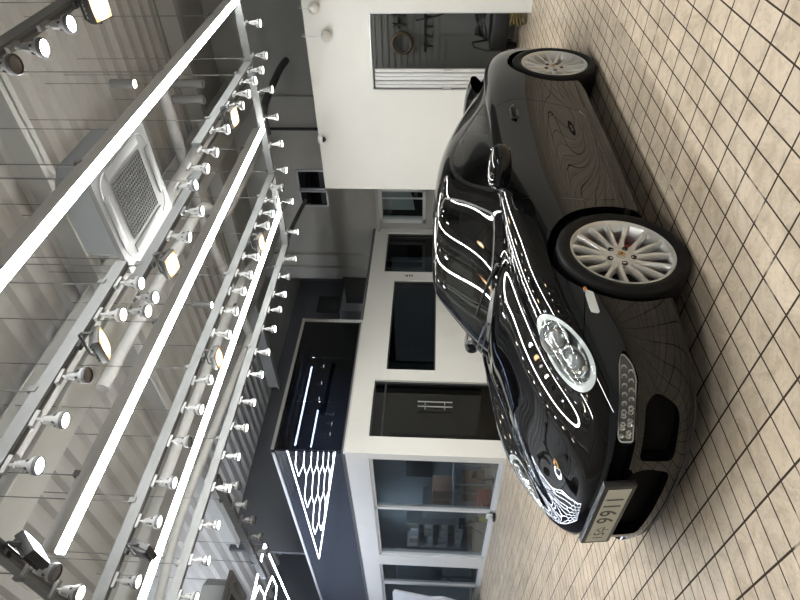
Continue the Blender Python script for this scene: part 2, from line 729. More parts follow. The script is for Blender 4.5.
    def side_panel(name, mesh, mat, extra=None):
        for s in (-1, 1):
            m = mirror(mesh) if s < 0 else mesh
            ex = None
            if extra:
                ex = ([np.array(p) * np.array([1, s, 1]) for p in extra[0]], [f[::-1] if s < 0 else f for f in extra[1]])
            put(name, m, mat, car, ex)

    def both_extra(ex):
        vs, fs = ex
        o = len(vs)
        return (list(vs) + [np.array(p) * np.array([1, -1, 1]) for p in vs], list(fs) + [tuple(i + o for i in f[::-1]) for f in fs])
    side_panel('front_fender', wing, paint, lip(wing, .05, nf, (0, -1, 0)))
    l1 = lip(bump, .05, lambda p: nf(p))
    l1 = ([np.array(p) for p in l1[0]], l1[1])
    l2 = lip(bump, .07, near_in, (1, 0, 0))
    ex = (list(l1[0]) + list(l2[0]), list(l1[1]) + [tuple(i + len(l1[0]) for i in f) for f in l2[1]])
    put('front_bumper', both(bump), paint, car, both_extra(ex))
    put('body_shell', both(rest), paint, car, both_extra(lip(rest, .05, nr, (0, -1, 0))))
    put('bonnet', both(hood), paint, car)
    side_panel('door', door, paint)
    side_panel('side_sill', sill, paint)
    sh = [offset(m, -.006) for m in lines if len(m[2])]
    put('panel_gap', both(join(*sh)), seam, car)
    for nm, m in (('side_air_intake', side_o), ('lamp_recess', slot_o)):
        v, n, t = m
        v = v + np.array([.062, 0, 0])
        for s in (-1, 1):
            g = (v, n, t) if s > 0 else mirror((v, n, t))
            put(nm, g, seam, car)
    v, n, t = mid_o
    put('center_air_intake', both((v + np.array([.065, 0, 0]), n, t)), seam, car)
    for s in (-1, 1):
        mb = MB()
        for k in range(2):
            mb.bb(-.80, -.795, s * .40, s * .66, .235 + .05 * k, .243 + .05 * k)
        # intake vanes follow the bumper's curve
        mb = MB()
        for k in range(2):
            z = .243 + .05 * k
            pts = [(-.845 + .28 * ((y - .37) / .27) ** 1.7 * .6 + .03, s * y, z) for y in np.linspace(.38, .62, 8)]
            mb.tube(pts, .006, 6)
        mb.build('intake_vane', plastic, car)

    # ---------------- underside
    mb = MB()
    mb.bb(-.70, 3.2, -.62, .62, .125, .20)
    mb.build('underbody', seam, car)
    pts = [(x, y, .128) for x, y in zip([-.905, -.90, -.875, -.81, -.72, -.62, -.54], [0, .15, .32, .52, .62, .68, .70])]
    lipm = MB()
    P = [(x, -y, z) for x, y, z in pts[::-1]] + pts[1:]
    Ps = smooth_poly(P, 5, False)
    lipm.grid([[(p[0] + .03, p[1] * .97, .14), (p[0] - .002, p[1] * 1.0, .135), (p[0] - .004, p[1] * 1.0, .122), (p[0] + .03, p[1] * .97, .115)] for p in Ps])
    lipm.build('front_lip', plastic, car)
    # wheel house liners
    for cx, r, yo in ((0, .358, .80), (2.35, .368, .84)):
        for s in (-1, 1):
            mb = MB()
            Pg = []
            for k in range(33):
                th = math.radians(-20) + math.radians(220) * k / 32
                Pg.append([(cx + r * math.cos(th), s * y, .335 + r * math.sin(th)) for y in (.42, yo)])
            mb.grid(Pg)
            mb.bb(cx - r, cx + r, s * .41 - .01, s * .41 + .01, .15, .335 + r * .9)
            mb.build('wheel_housing', seam, car)

    # ---------------- glasshouse
    g = [
        [(.30, 0, .855), (.34, .28, .85), (.44, .48, .838), (.52, .60, .830), (.58, .68, .822), (.62, .705, .815), (.65, .725, .81), (.66, .69, .79)],
        [(.52, 0, .971), (.545, .30, .965), (.62, .49, .949), (.70, .60, .932), (.755, .662, .915), (.785, .69, .885), (.81, .724, .850), (.82, .70, .82)],
        [(.76, 0, 1.124), (.78, .29, 1.114), (.83, .455, 1.088), (.885, .555, 1.060), (.94, .612, 1.028), (.96, .665, .950), (.975, .735, .858), (.98, .71, .82)],
        [(.955, 0, 1.246), (.97, .27, 1.236), (1.01, .43, 1.207), (1.06, .525, 1.166), (1.10, .585, 1.108), (1.12, .655, .99), (1.13, .742, .862), (1.13, .715, .82)],
        [(1.09, 0, 1.266), (1.10, .27, 1.257), (1.13, .425, 1.232), (1.16, .518, 1.192), (1.185, .58, 1.130), (1.20, .653, 1.0), (1.20, .746, .864), (1.20, .718, .82)],
        [(1.27, 0, 1.270), (1.27, .27, 1.262), (1.27, .42, 1.238), (1.27, .512, 1.202), (1.27, .575, 1.142), (1.27, .652, 1.005), (1.27, .750, .866), (1.27, .72, .82)],
        [(1.6, 0, 1.255), (1.6, .26, 1.246), (1.6, .41, 1.222), (1.6, .50, 1.186), (1.6, .565, 1.126), (1.6, .648, 1.0), (1.6, .752, .870), (1.6, .725, .82)],
        [(1.95, 0, 1.200), (1.95, .25, 1.190), (1.95, .40, 1.164), (1.95, .485, 1.126), (1.95, .55, 1.072), (1.95, .64, .975), (1.95, .752, .873), (1.95, .73, .82)],
        [(2.3, 0, 1.105), (2.3, .25, 1.096), (2.3, .39, 1.072), (2.3, .475, 1.038), (2.3, .54, .99), (2.3, .63, .925), (2.3, .735, .862), (2.3, .72, .80)],
        [(2.65, 0, .99), (2.65, .25, .982), (2.65, .39, .960), (2.65, .475, .932), (2.65, .54, .90), (2.65, .61, .865), (2.65, .69, .82), (2.65, .68, .76)],
        [(3.0, 0, .882), (3.0, .25, .876), (3.0, .39, .86), (3.0, .475, .842), (3.0, .535, .82), (3.0, .58, .795), (3.0, .62, .76), (3.0, .60, .70)],
        [(3.3, 0, .72), (3.3, .25, .715), (3.29, .38, .70), (3.28, .45, .685), (3.27, .50, .67), (3.26, .53, .65), (3.25, .55, .62), (3.25, .54, .58)],
    ]
    S = bspline_surface(g, 13, 13, 4, mirror_u0=False)
    V, T = grid_tris(S)
    V, T = weld_np(V, T)
    N = vnormals(V, T)
    k = int(np.argmax(V[:, 2]))
    if N[k, 2] < 0:
        T = T[:, ::-1]
        N = -N
    gh = (V, N, T)
    wpoly = np.concatenate([smooth_poly([(.36, -.1), (.36, 0), (.39, .2), (.47, .40), (.56, .53), (.645, .612)], 8, False),
                            smooth_poly([(.665, .610), (.80, .575), (.93, .53), (1.03, .48)], 6, False),
                            smooth_poly([(1.025, .45), (.975, .3), (.945, .12), (.94, 0), (.94, -.1)], 6, False)])
    ws, trim1, gh = carve(gh, F_plan(wpoly), .006)
    spoly = smooth_poly([(.80, .885), (.90, .965), (1.02, 1.05), (1.15, 1.115), (1.32, 1.143), (1.50, 1.135), (1.70, 1.075), (1.86, .99), (1.955, .915), (1.94, .884), (1.7, .884), (1.4, .879), (1.1, .874), (.9, .872)], 6)
    sw, trim2, gh = carve(gh, F_side(spoly, .5), .011)
    rpoly = rounded([(1.93, -.2), (1.93, .38), (2.55, .42), (2.66, .30), (2.66, -.2)], [.01, .08, .12, .1, .01])
    rw, trim3, gh = carve(gh, F_plan(rpoly), .008)
    put('roof', both(gh), paint, car)
    put('windscreen', both(ws), wglass, car)
    put('windscreen_seal', both(offset(trim1, .001)), rubber, car)
    for s in (-1, 1):
        put('side_window', sw if s > 0 else mirror(sw), sglass, car)
        put('side_window_seal', offset(trim2, .002) if s > 0 else mirror(offset(trim2, .002)), rubber, car)
    put('rear_window', both(rw), wglass, car)
    put('rear_window_seal', both(trim3), rubber, car)
    # scuttle strip under the windscreen
    mb = MB()
    sc_pts = [(.30, 0), (.335, .2), (.40, .36), (.47, .49), (.56, .60), (.63, .66)]
    sc_pts = [(x, -y) for x, y in sc_pts[::-1]] + sc_pts[1:]
    ssp = smooth_poly(sc_pts, 4, False)
    mb.grid([[(p[0] - .0, p[1] * 1.0, .874 - .10 * (abs(p[1]) / .66) ** 2 * .5), (p[0] + .05, p[1] * .99, .892 - .10 * (abs(p[1]) / .66) ** 2 * .5), (p[0] + .10, p[1] * .97, .90 - .10 * (abs(p[1]) / .66) ** 2 * .5)] for p in ssp])
    mb.build('scuttle_panel', plastic, car)

    # ---------------- headlights
    for s in (-1, 1):
        m = lens if s > 0 else mirror(lens)
        M = np.array([1, s, 1.0])
        hd = MB()
        # pale ring around the lamp and the bowl behind the cover
        cen = hc * M
        ax, lo, wi = ha * M, hl * M, hw * M
        Lv = lens[0] * M

        def surf(a, b, push):
            """a point of the cover at ellipse coordinates (a,b), pushed inwards"""
            q = Lv - cen
            d2 = (q @ lo - a * HA) ** 2 + (q @ wi - b * HB) ** 2
            i = np.argsort(d2)[:4]
            w_ = 1 / (d2[i] + 1e-6)
            hgt = (q[i] @ ax * w_).sum() / w_.sum()
            return cen + lo * a * HA + wi * b * HB + ax * (hgt - push)
        Pg = []
        for k in range(49):
            th = 2 * PI * k / 48
            row = []
            for rr, pp in ((.995, .003), (.93, .006), (.84, .010), (.80, .030), (.72, .055), (.40, .072), (.02, .075)):
                row.append(surf(rr * math.cos(th), rr * math.sin(th), pp))
            Pg.append(row)
        hd.grid([r_[:4] for r_ in Pg])
        hob = hd.build('headlight', principled('headlight_housing', (.56, .58, .59), .3, .1), car)
        put('headlight_cover', offset(m, -.0005), lens_m, hob)
        bw = MB()
        bw.grid([r_[3:] for r_ in Pg])
        bw.build('lamp_bowl', principled('lamp_bowl', (.30, .31, .32), .25, .6), hob)
        for (a, b, rad, pu) in ((-.36, 0.04, .082, .030), (.32, -.02, .072, .032)):
            c0 = surf(a, b, pu)
            Mx = Matrix((Vector(lo), Vector(wi), Vector(ax))).transposed()
            rg = MB()
            rg.lathe([(rad, -.002), (rad * 1.06, .006), (rad * .98, .012), (rad * .92, .004), (rad * .85, -.012), (rad * .55, -.026), (.004, -.032)], c0, 'z', 28, mat=Mx)
            rg.build('reflector', chrome, hob)
            pj = MB()
            pj.lathe([(rad * .55, -.022), (rad * .55, -.004), (rad * .5, .004), (rad * .32, .013), (.001, .017)], c0, 'z', 24, mat=Mx)
            pj.build('projector_lens', principled('lamp_lens', (.35, .37, .38), .03, .2, 1.0, 1.0), hob)
        mb = MB()
        mb.ball(surf(.62, -.25, .022), .014, 12, 8)
        mb.build('indicator_bulb', principled('bulb_grey', (.42, .38, .34), .2), hob)

    # ---------------- daytime lamps: clear lens over rows of small cells
    dpl = rounded([(.455, .378), (.44, .425), (.46, .438), (.68, .446), (.738, .436), (.715, .395), (.68, .378)], [.01, .01, .01, .02, .02, .02, .02])
    dl, _ = split(slot_o, F_front(dpl, -.3))
    cellm = principled('lamp_cells', (.80, .77, .70), .2, .5)
    cellm.name = 'lamp_cells'
    for s in (-1, 1):
        v, n, t = dl
        h = (v + np.array([.026, -.008, 0]), n, t)
        hob = put('daytime_lamp', h if s > 0 else mirror(h), principled('lamp_back', (.10, .095, .085), .3, .4), car)
        mb = MB()
        vv = h[0]
        for r_ in range(2):
            for k in range(10):
                y = .462 + .0245 * k + (.008 if r_ else 0)
                z = .396 + .028 * r_
                d2 = (vv[:, 1] - y) ** 2 + (vv[:, 2] - z) ** 2
                p = vv[int(np.argmin(d2))]
                mb.lathe([(.011, -.002), (.0125, .008), (.0105, .0085), (.006, .001), (.0008, -.001)], (p[0], s * p[1], z), 'x', 10, mat=Matrix(((-1, 0, 0), (0, 1, 0), (0, 0, 1))))
        mb.build('lamp_cells', cellm, hob)
        bz = MB()
        ring = [(np.argmin((vv[:, 1] - q[0]) ** 2 + (vv[:, 2] - q[1]) ** 2), q) for q in dpl]
        bz.tube([(vv[i][0] - .012, s * q[0], q[1]) for i, q in ring], .0035, 6, closed=True)
        bz.build('lamp_bezel', principled('lamp_bezel', (.75, .73, .70), .25, .5), hob)
        cv = (v + np.array([.006, 0, 0]), n, t)
        put('lamp_cover', cv if s > 0 else mirror(cv), lens_m, hob)

    # ---------------- side marker, plates, badge
    smp = rounded([(-.415, .505), (-.40, .545), (-.245, .565), (-.225, .530)], .01)
    smk, _ = split(join(wing, bump), F_side(smp, .6))
    for s in (-1, 1):
        m = offset(smk, .004)
        o = put('side_marker', m if s > 0 else mirror(m), white, car, None)
        v = smk[0]
        i = int(np.argmin((v[:, 0] + .27) ** 2 + (v[:, 2] - .548) ** 2))
        mb = MB()
        mb.ball((v[i][0], s * (v[i][1] + .004), v[i][2]), (.014, .006, .008), 10, 6)
        mb.build('marker_bulb', orange, o)
    # crest on the bonnet
    hv, hn, ht = hood
    i = int(np.argmin((hv[:, 0] + .70) ** 2 + hv[:, 1] ** 2))
    p0, n0 = Vector(hv[i] * np.array([1, 0, 1])), Vector(hn[i])
    n0.y = 0
    n0.normalize()
    up = Vector((1, 0, 0)) - n0 * n0.x
    up.normalize()
    ac = Vector((0, 1, 0))

    def crest(name, p0, n0, up, ac, sz, parent):
        gold = principled('crest_gold', (.62, .42, .13), .3, .7)
        sh = [(-.5, .62), (.5, .62), (.52, .1), (.42, -.28), (.2, -.55), (0, -.68), (-.2, -.55), (-.42, -.28), (-.52, .1)]
        mb = MB()
        mb.prism([(a * sz, b * sz) for a, b in sh], p0, ac, up, n0 * sz * .08)
        base = mb.build(name, gold, parent)
        q = MB()
        q2 = MB()
        for (x0, x1, z0, z1, tgt) in ((-.44, -.05, .05, .5, q), (.05, .44, -.25, .02, q)):
            for k in range(3):
                zz = z0 + (z1 - z0) * (k + .2) / 3
                tgt.prism([(x0 * sz, zz * sz), (x1 * sz, zz * sz), (x1 * sz, (zz + .07) * sz), (x0 * sz, (zz + .07) * sz)], p0 + n0 * sz * .08, ac, up, n0 * sz * .03)
        q.build('red_bars', principled('crest_red', (.45, .02, .02), .35), base)
        q2.prism([(-.16 * sz, .16 * sz), (.16 * sz, .16 * sz), (.14 * sz, -.12 * sz), (0, -.24 * sz), (-.14 * sz, -.12 * sz)], p0 + n0 * sz * .08, ac, up, n0 * sz * .05)
        q2.build('black_shield', principled('crest_black', (.01, .01, .01), .3), base)
        return base
    crest('bonnet_crest', p0, n0, up, ac, .040, car)
    # number plate in its black frame (front face towards -x)
    tilt = Euler((0, math.radians(-6), 0)).to_matrix()
    pc = Vector((-.952, 0, .412))

    def pl(p):
        return pc + tilt @ Vector(p)
    fr = MB()
    fr.rbox(pc, (.035, .565, .150), .010, 2, tilt)
    frm = fr.build('number_plate_frame', principled('plate_frame', (.02, .021, .024), .35), car)
    a = MB()
    a.rbox(pl((-.0165, 0, .0)), (.006, .515, .108), .002, 1, tilt)
    plate = a.build('number_plate', principled('plate_grey', (.50, .50, .42), .4), frm)
    ink = principled('plate_ink', (.03, .035, .03), .4)
    for body, size, cy_, ky, kz in (('9', .114, .030, 1.05, 1), ('9', .114, -.042, 1.05, 1), ('1', .114, -.110, 1.05, 1), ('1', .114, -.170, 1.05, 1), ('1', .066, .212, 1, 1.12), ('5', .066, .172, 1, 1.12)):
        me = text_mesh(body, size)
        for v_ in me.vertices:
            v_.co = Vector(pl((-.0205, -(v_.co.x * ky) + cy_, v_.co.y * kz)))
        me.materials.append(ink)
        link('plate_digit', me, frm)
    st = MB()

    def stroke(p, q, w=.006):
        p, q = Vector((-.0205, p[0], p[1])), Vector((-.0205, q[0], q[1]))
        d = (q - p).normalized()
        nrm = Vector((1, 0, 0)).cross(d) * w / 2
        st.add([pl(x) for x in (p + nrm, q + nrm, q - nrm, p - nrm)], [(0, 1, 2, 3)])
    cy = .125
    stroke((cy, .030), (cy, .018))
    stroke((cy, .022), (cy + .024, .002))
    stroke((cy, .022), (cy - .024, .002))
    stroke((cy + .030, -.008), (cy - .030, -.008))
    stroke((cy, -.008), (cy, -.034))
    st.build('plate_letter', ink, frm, smooth=0)
    bl = MB()
    for y_ in (.17, -.17):
        bl.lathe([(.006, 0), (.006, -.003), (.001, -.004)], pl((-.019, y_, .046)), 'x', 8)
    bl.build('plate_bolt', chrome, frm)

    # ---------------- mirrors
    for s in (-1, 1):
        mb = MB()
        for i in range(19):
            pass
        rings, seg = 16, 24
        fold = s > 0
        vs, fs = [], []
        for i in range(rings + 1):
            t = PI * i / rings
            yy = -math.cos(t)
            for k in range(seg):
                th = 2 * PI * k / seg
                rr = math.sin(t) ** .55
                cx = math.cos(th)
                sx = math.sin(th)
                xx = (.085 if cx < 0 else .045) * abs(cx) ** .85 * (1 if cx > 0 else -1) * rr
                zz = .066 * abs(sx) ** .85 * (1 if sx > 0 else -1) * rr * (1 - .12 * yy)
                if fold:
                    vs.append((.93 + .10 * yy, .822 - xx * .7 - .02 * yy, .925 + zz * .9))
                else:
                    vs.append((.655 + xx + .02 * (1 + yy), s * (.930 + .125 * yy), .888 + zz * 1.06))
        for i in range(rings):
            for k in range(seg):
                l = (k + 1) % seg
                fs.append((i * seg + k, (i + 1) * seg + k, (i + 1) * seg + l, i * seg + l))
        mb.add(vs, fs)
        mo = mb.build('door_mirror', paint, car, smooth=60)
        mb = MB()
        if fold:
            mb.tube([(.74, .745, .845), (.79, .77, .865), (.86, .80, .89)], [.022, .02, .02], 10)
        else:
            mb.tube([(.72, s * .755, .835), (.71, s * .80, .842), (.70, s * .845, .85), (.695, s * .87, .858)], [.03, .026, .022, .024], 10)
        mb.build('mirror_stalk', plastic, mo)
        mb = MB()
        if fold:
            mb.rbox((.93, .785, .925), (.15, .01, .085), .03, 2)
        else:
            mb.rbox((.709, s * .935, .888), (.01, .19, .105), .03, 2)
        mb.build('mirror_glass', chrome, mo)
    # door handles
    for s in (-1, 1):
        v = door[0]
        i = int(np.argmin((v[:, 0] - 1.53) ** 2 + (v[:, 2] - .715) ** 2))
        y0 = v[i][1]
        mb = MB()
        mb.rbox((1.53, s * (y0 - .004), .715), (.17, .02, .062), .02, 3)
        h = mb.build('door_handle', rubber, car)
        mb = MB()
        pts = [(1.45 + .16 * t, s * (y0 + .012 + .022 * math.sin(PI * t)), .722 + .006 * math.sin(PI * t)) for t in np.linspace(0, 1, 9)]
        mb.tube(pts, [.010, .013, .015, .016, .016, .016, .015, .013, .010], 10)
        mb.build('handle_grip', paint, h)
    # wipers lying on the foot of the windscreen
    for (a, b) in (((.40, -.42, .875), (.50, .10, .945)), ((.37, .05, .895), (.58, .54, .905))):
        mb = MB()
        A, B = Vector(a), Vector(b)
        mid = (A + B) / 2 + Vector((-.01, 0, .014))
        mb.tube([A + Vector((-.03, -.02, -.01)), A, mid, B], [.010, .009, .006, .004], 8)
        w = mb.build('wiper', plastic, car)
        mb = MB()
        mb.tube([mid + (A - B) * .42, mid + Vector((0, 0, .006)), mid + (B - A) * .52], .005, 6)
        mb.build('wiper_blade', rubber, w)
    # front bonnet ventilation, rear spoiler and tail lamps
    mb = MB()
    Pg = []
    for y in np.linspace(-.46, .46, 21):
        e = .85 * (1 - (abs(y) / .46) ** 4)
        Pg.append([(2.84, y, .90), (2.93, y, .93 + .05 * e), (3.08, y, .94 + .06 * e), (3.19, y, .93 + .06 * e), (3.23, y, .91 + .05 * e), (3.22, y, .88 + .03 * e), (3.10, y, .84), (2.9, y, .82)])
    mb.grid(Pg)
    mb.build('rear_spoiler', paint, car)
    for s in (-1, 1):
        v = rest[0]
        tp = rounded([(.45, .60), (.52, .66), (.84, .665), (.86, .60)], .02)
        tl, _ = split(rest, lambda q: np.maximum(sdpoly(q[:, [1, 2]], tp), (2.95 - q[:, 0]) * 3))
        if len(tl[2]):
            m = offset(tl, .004)
            put('tail_lamp', m if s > 0 else mirror(m), principled('tail_red', (.35, .01, .01), .1, 0, .5, 1), car)

    # ---------------- cabin
    mb = MB()
    mb.bb(.72, 2.3, -.62, .62, .28, .32)
    mb.build('cabin_floor', leather, car)
    mb = MB()
    P = []
    for y in np.linspace(-.60, .60, 9):
        hump = .03 * math.exp(-((y + .33) / .13) ** 2)
        P.append([(.60, y, .80), (.72, y, .842 + hump * .3), (.84, y, .835 + hump), (.92, y, .80 + hump), (.94, y, .70), (.90, y, .5)])
    mb.grid(P)
    mb.build('dashboard', leather, car, smooth=60)
    mb = MB()
    Rw = Euler((0, math.radians(-62), 0)).to_matrix()
    cw = Vector((1.05, -.34, .77))
    mb.tube([cw + Rw @ Vector((.18 * math.cos(t), .18 * math.sin(t), 0)) for t in np.linspace(0, 2 * PI, 28, endpoint=False)], .015, 8, closed=True)
    for t in (0.3, PI - .3, -PI / 2):
        mb.tube([cw, cw + Rw @ Vector((.17 * math.cos(t), .17 * math.sin(t), 0))], .014, 6)
    mb.ball(cw, (.04, .06, .06))
    mb.build('steering_wheel', leather, car)
    for y in (-.35, .35):
        mb = MB()
        mb.rbox((1.40, y, .45), (.50, .48, .16), .06, 3)
        st_ = mb.build('seat', leather, car)
        mb = MB()
        mb.rbox((1.70, y, .74), (.15, .46, .62), .06, 3, (0, math.radians(18), 0))
        mb.build('seat_back', leather, st_)
        mb = MB()
        mb.rbox((1.815, y, 1.075), (.10, .26, .17), .045, 3, (0, math.radians(14), 0))
        mb.build('headrest', leather, st_)
    mb = MB()
    mb.rbox((2.15, 0, .78), (.12, 1.05, .45), .05, 2, (0, math.radians(22), 0))
    mb.build('rear_seat_back', leather, car)
    mb = MB()
    mb.rbox((.955, 0, 1.185), (.03, .20, .055), .015, 2)
    mb.build('interior_mirror', plastic, car)

    # ---------------- wheels (outer face towards -y)
    def wheel(x, s, half, rim_y, rad, rr):
        """rim_y: distance of the rim face from the wheel's middle plane"""
        w = MB()
        o = rim_y
        prof = [(rr - .012, o - .055), (rr - .004, o - .004), (rr, o), (rr - .006, o + .004), (rr - .016, o), (rr - .022, o - .012), (rr - .034, o - .05), (rr - .045, o - .09), (rr - .045, -half * .75), (rr - .01, -half * .92), (rr - .002, -half * .92)]
        w.lathe([(r_, -y_) for r_, y_ in prof], (0, 0, 0), 'y', 72)
        # hub
        w.lathe([(.001, -(o - .030)), (.030, -(o - .030)), (.055, -(o - .031)), (.074, -(o - .036)), (.082, -(o - .050)), (.078, -(o - .085)), (.001, -(o - .085))], (0, 0, 0), 'y', 40)
        for k in range(15):
            gq, p = k // 3, k % 3 - 1
            a0 = math.radians(90 + gq * 72 + p * 19)
            a1 = math.radians(90 + gq * 72 + p * 24)
            Pg = []
            for t in np.linspace(0, 1, 9):
                r_ = .070 + (rr - .020 - .070) * t
                an = a0 + (a1 - a0) * min(1, t * 1.15)
                wd = (.0150 - .0040 * math.sin(min(1, t) * PI * .6)) * (1 + .35 * max(0, t - .85) / .15 + .45 * max(0, .2 - t) / .2)
                yf = -(o - .036 + .028 * t ** 1.3 + .004 * math.sin(PI * t))
                dp = .042 - .014 * t
                cx_, cz_ = math.cos(an), math.sin(an)
                tx, tz = -cz_, cx_
                row = []
                for (u, d) in ((-1.25, dp), (-1.0, .006), (-.62, 0), (.62, 0), (1.0, .006), (1.25, dp)):
                    row.append((r_ * cx_ + tx * wd * u, yf + d, r_ * cz_ + tz * wd * u))
                Pg.append(row)
            w.grid(Pg)
        wo = w.build('wheel', silver, car, smooth=50)
        ty = MB()
        ti = rr - .004
        pr = [(ti, half * .90), (ti + .012, half * .97), (ti + .030, half * 1.03), (rad - .035, half * 1.035), (rad - .014, half * .985), (rad - .004, half * .90)]
        gv = []
        for yy in np.linspace(.86, -.86, 15):
            gv.append(yy)
        tread = []
        for q, yy in enumerate(gv):
            dz = .007 if q in (3, 6, 8, 11) else 0
            tread.append((rad - dz - .004 * yy * yy, half * yy))
        pr = pr + tread + [(r_, -y_) for r_, y_ in pr[::-1]]
        ty.lathe([(r_, -y_) for r_, y_ in pr], (0, 0, 0), 'y', 96)
        tyo = ty.build('tyre', tyre_m, wo, smooth=40)
        b = MB()
        b.lathe([(.07, .02), (.165, .02), (.165, .046), (.07, .046)], (0, 0, 0), 'y', 48, closed=True)
        b.build('brake_disc', principled('disc_steel', (.10, .085, .075), .5, .6), wo)
        b = MB()
        Pg = []
        for k in range(9):
            th = math.radians(-28 + 56 * k / 8)
            Pg.append([(r_ * math.cos(th), yy, r_ * math.sin(th)) for r_, yy in ((.095, -.005), (.10, -.028), (.17, -.028), (.175, -.005), (.175, .06), (.095, .06))])
        b.grid(Pg)
        b.build('brake_caliper', principled('caliper_red', (.50, .03, .03), .35), wo)
        for gq in range(5):
            an = math.radians(90 + 36 + gq * 72)
            c_ = (.062 * math.cos(an), -(o - .0295), .062 * math.sin(an))
            b = MB()
            b.lathe([(.0145, .004), (.0145, -.001), (.0115, -.001), (.0105, .003), (.001, .003)], c_, 'y', 14)
            b.build('wheel_bolt', plastic, wo)
        b = MB()
        b.lathe([(.026, .004), (.027, -.004), (.024, -.008), (.001, -.0095)], (0, -(o - .030), 0), 'y', 24)
        cap = b.build('center_cap', silver, wo)
        bm_ = crest('cap_crest', Vector((0, -(o - .020), 0)), Vector((0, -1, 0)), Vector((0, 0, 1)), Vector((1, 0, 0)), .030, wo)
        wo.location = (x, s * 0, 0)
        return wo
    for (x, yc, half, rim_y, rad) in ((0.0, .745, .1175, .105, .323), (2.35, .768, .1475, .140, .332)):
        for s in (-1, 1):
            w = wheel(x, s, half, rim_y, rad, .2575)
            w.location = (x, s * yc, rad)
            w.rotation_euler = (0, math.radians(13), 0 if s < 0 else PI)
    return car
# ================================================================== the room
# world: camera above the origin, X along the rows of lights, Y across them, Z up
CAM_H = 1.275
F_PX = 567.0
CAM_R = Matrix(((0.053, 0.692, -0.720), (0.021, -0.722, -0.692), (-0.998, 0.022, -0.053)))
CEIL = 5.5
RAIL_Z = 3.40
XW, XE = 8.27, 10.9        # white partition, end wall
XC, YF = 4.855, 8.12       # corner of the office


def floor_material():
    m = bpy.data.materials.new('beige_tiles')
    m.use_nodes = True
    nt = m.node_tree
    b = nt.nodes['Principled BSDF']
    N = nt.nodes.new
    L = nt.links.new
    tc = N('ShaderNodeTexCoord')
    sx = N('ShaderNodeSeparateXYZ')
    L(tc.outputs['Object'], sx.inputs[0])

    def math_(op, a, b_=None, clamp=False):
        n = N('ShaderNodeMath')
        n.operation = op
        n.use_clamp = clamp
        for i, q in enumerate((a, b_)):
            if q is None:
                continue
            if isinstance(q, (int, float)):
                n.inputs[i].default_value = q
            else:
                L(q, n.inputs[i])
        return n.outputs[0]

    def joint(c, phase, period, half):
        u = math_('SUBTRACT', c, phase - period / 2)
        u = math_('FLOORED_MODULO', u, period)
        u = math_('ABSOLUTE', math_('SUBTRACT', u, period / 2))
        return math_('LESS_THAN', u, half)

    def cell(c, phase, period):
        return math_('FLOOR', math_('DIVIDE', math_('SUBTRACT', c, phase), period))
    jx = joint(sx.outputs[0], 1.295, .2025, .0050)
    jy = joint(sx.outputs[1], 1.583, .1090, .0038)
    j = math_('MAXIMUM', jx, jy)

    def noise(scale, detail=4, rough=.55, dist=0.0):
        n = N('ShaderNodeTexNoise')
        n.inputs['Scale'].default_value = scale
        n.inputs['Detail'].default_value = detail
        n.inputs['Roughness'].default_value = rough
        n.inputs['Distortion'].default_value = dist
        L(tc.outputs['Object'], n.inputs['Vector'])
        return n.outputs['Fac']

    def ramp(f, a, c0, b_, c1):
        r = N('ShaderNodeValToRGB')
        r.color_ramp.elements[0].position = a
        r.color_ramp.elements[1].position = b_
        r.color_ramp.elements[0].color = c0 if len(c0) == 4 else (*c0, 1)
        r.color_ramp.elements[1].color = c1 if len(c1) == 4 else (*c1, 1)
        L(f, r.inputs[0])
        return r.outputs[0]

    def mix(f, a, b_, mode='MIX'):
        n = N('ShaderNodeMix')
        n.data_type = 'RGBA'
        n.blend_type = mode
        for k, q in ((0, f), (6, a), (7, b_)):
            if isinstance(q, (int, float)):
                n.inputs[k].default_value = q
            elif isinstance(q, tuple):
                n.inputs[k].default_value = q
            else:
                L(q, n.inputs[k])
        return n.outputs[2]
    base = ramp(noise(2.2, 6), .3, (.57, .475, .365), .7, (.66, .56, .44))
    stain = ramp(noise(5.5, 8, .65, 1.2), .36, (.74, .72, .69), .56, (1, 1, 1))
    col = mix(1.0, base, stain, 'MULTIPLY')
    fleck = ramp(noise(26, 9, .72, 1.5), .33, (.80, .78, .75), .50, (1, 1, 1))
    col = mix(1.0, col, fleck, 'MULTIPLY')
    splash = ramp(noise(16, 6, .7, 2.0), .66, (0, 0, 0), .74, (.5, .5, .5))
    col = mix(splash, col, (.74, .69, .60, 1))
    # every tile its own slight shade
    cb = N('ShaderNodeCombineXYZ')
    L(cell(sx.outputs[0], 1.295, .2025), cb.inputs[0])
    L(cell(sx.outputs[1], 1.583, .1090), cb.inputs[1])
    wn = N('ShaderNodeTexWhiteNoise')
    wn.noise_dimensions = '3D'
    L(cb.outputs[0], wn.inputs['Vector'])
    tone = ramp(wn.outputs['Value'], 0.0, (.93, .93, .93), 1.0, (1.04, 1.03, 1.02))
    col = mix(1.0, col, tone, 'MULTIPLY')
    # grout, here and there clogged with pale mud
    mud = ramp(noise(1.7, 5, .6, .5), .61, (0, 0, 0), .66, (1, 1, 1))
    gcol = mix(mud, (.035, .021, .013, 1), (.46, .39, .31, 1))
    col = mix(j, col, gcol)
    L(col, b.inputs['Base Color'])
    rg = ramp(noise(3.3, 6, .6, .8), .40, (.30, .30, .30), .65, (.62, .62, .62))
    rg = mix(j, rg, (.95, .95, .95, 1))
    L(rg, b.inputs['Roughness'])
    b.inputs['Specular IOR Level'].default_value = 0.35
    bp = N('ShaderNodeBump')
    bp.inputs['Strength'].default_value = .22
    bp.inputs['Distance'].default_value = .004
    hgt = math_('SUBTRACT', math_('MULTIPLY', noise(34, 5, .6, .6), .7), j)
    L(hgt, bp.inputs['Height'])
    L(bp.outputs[0], b.inputs['Normal'])
    return m


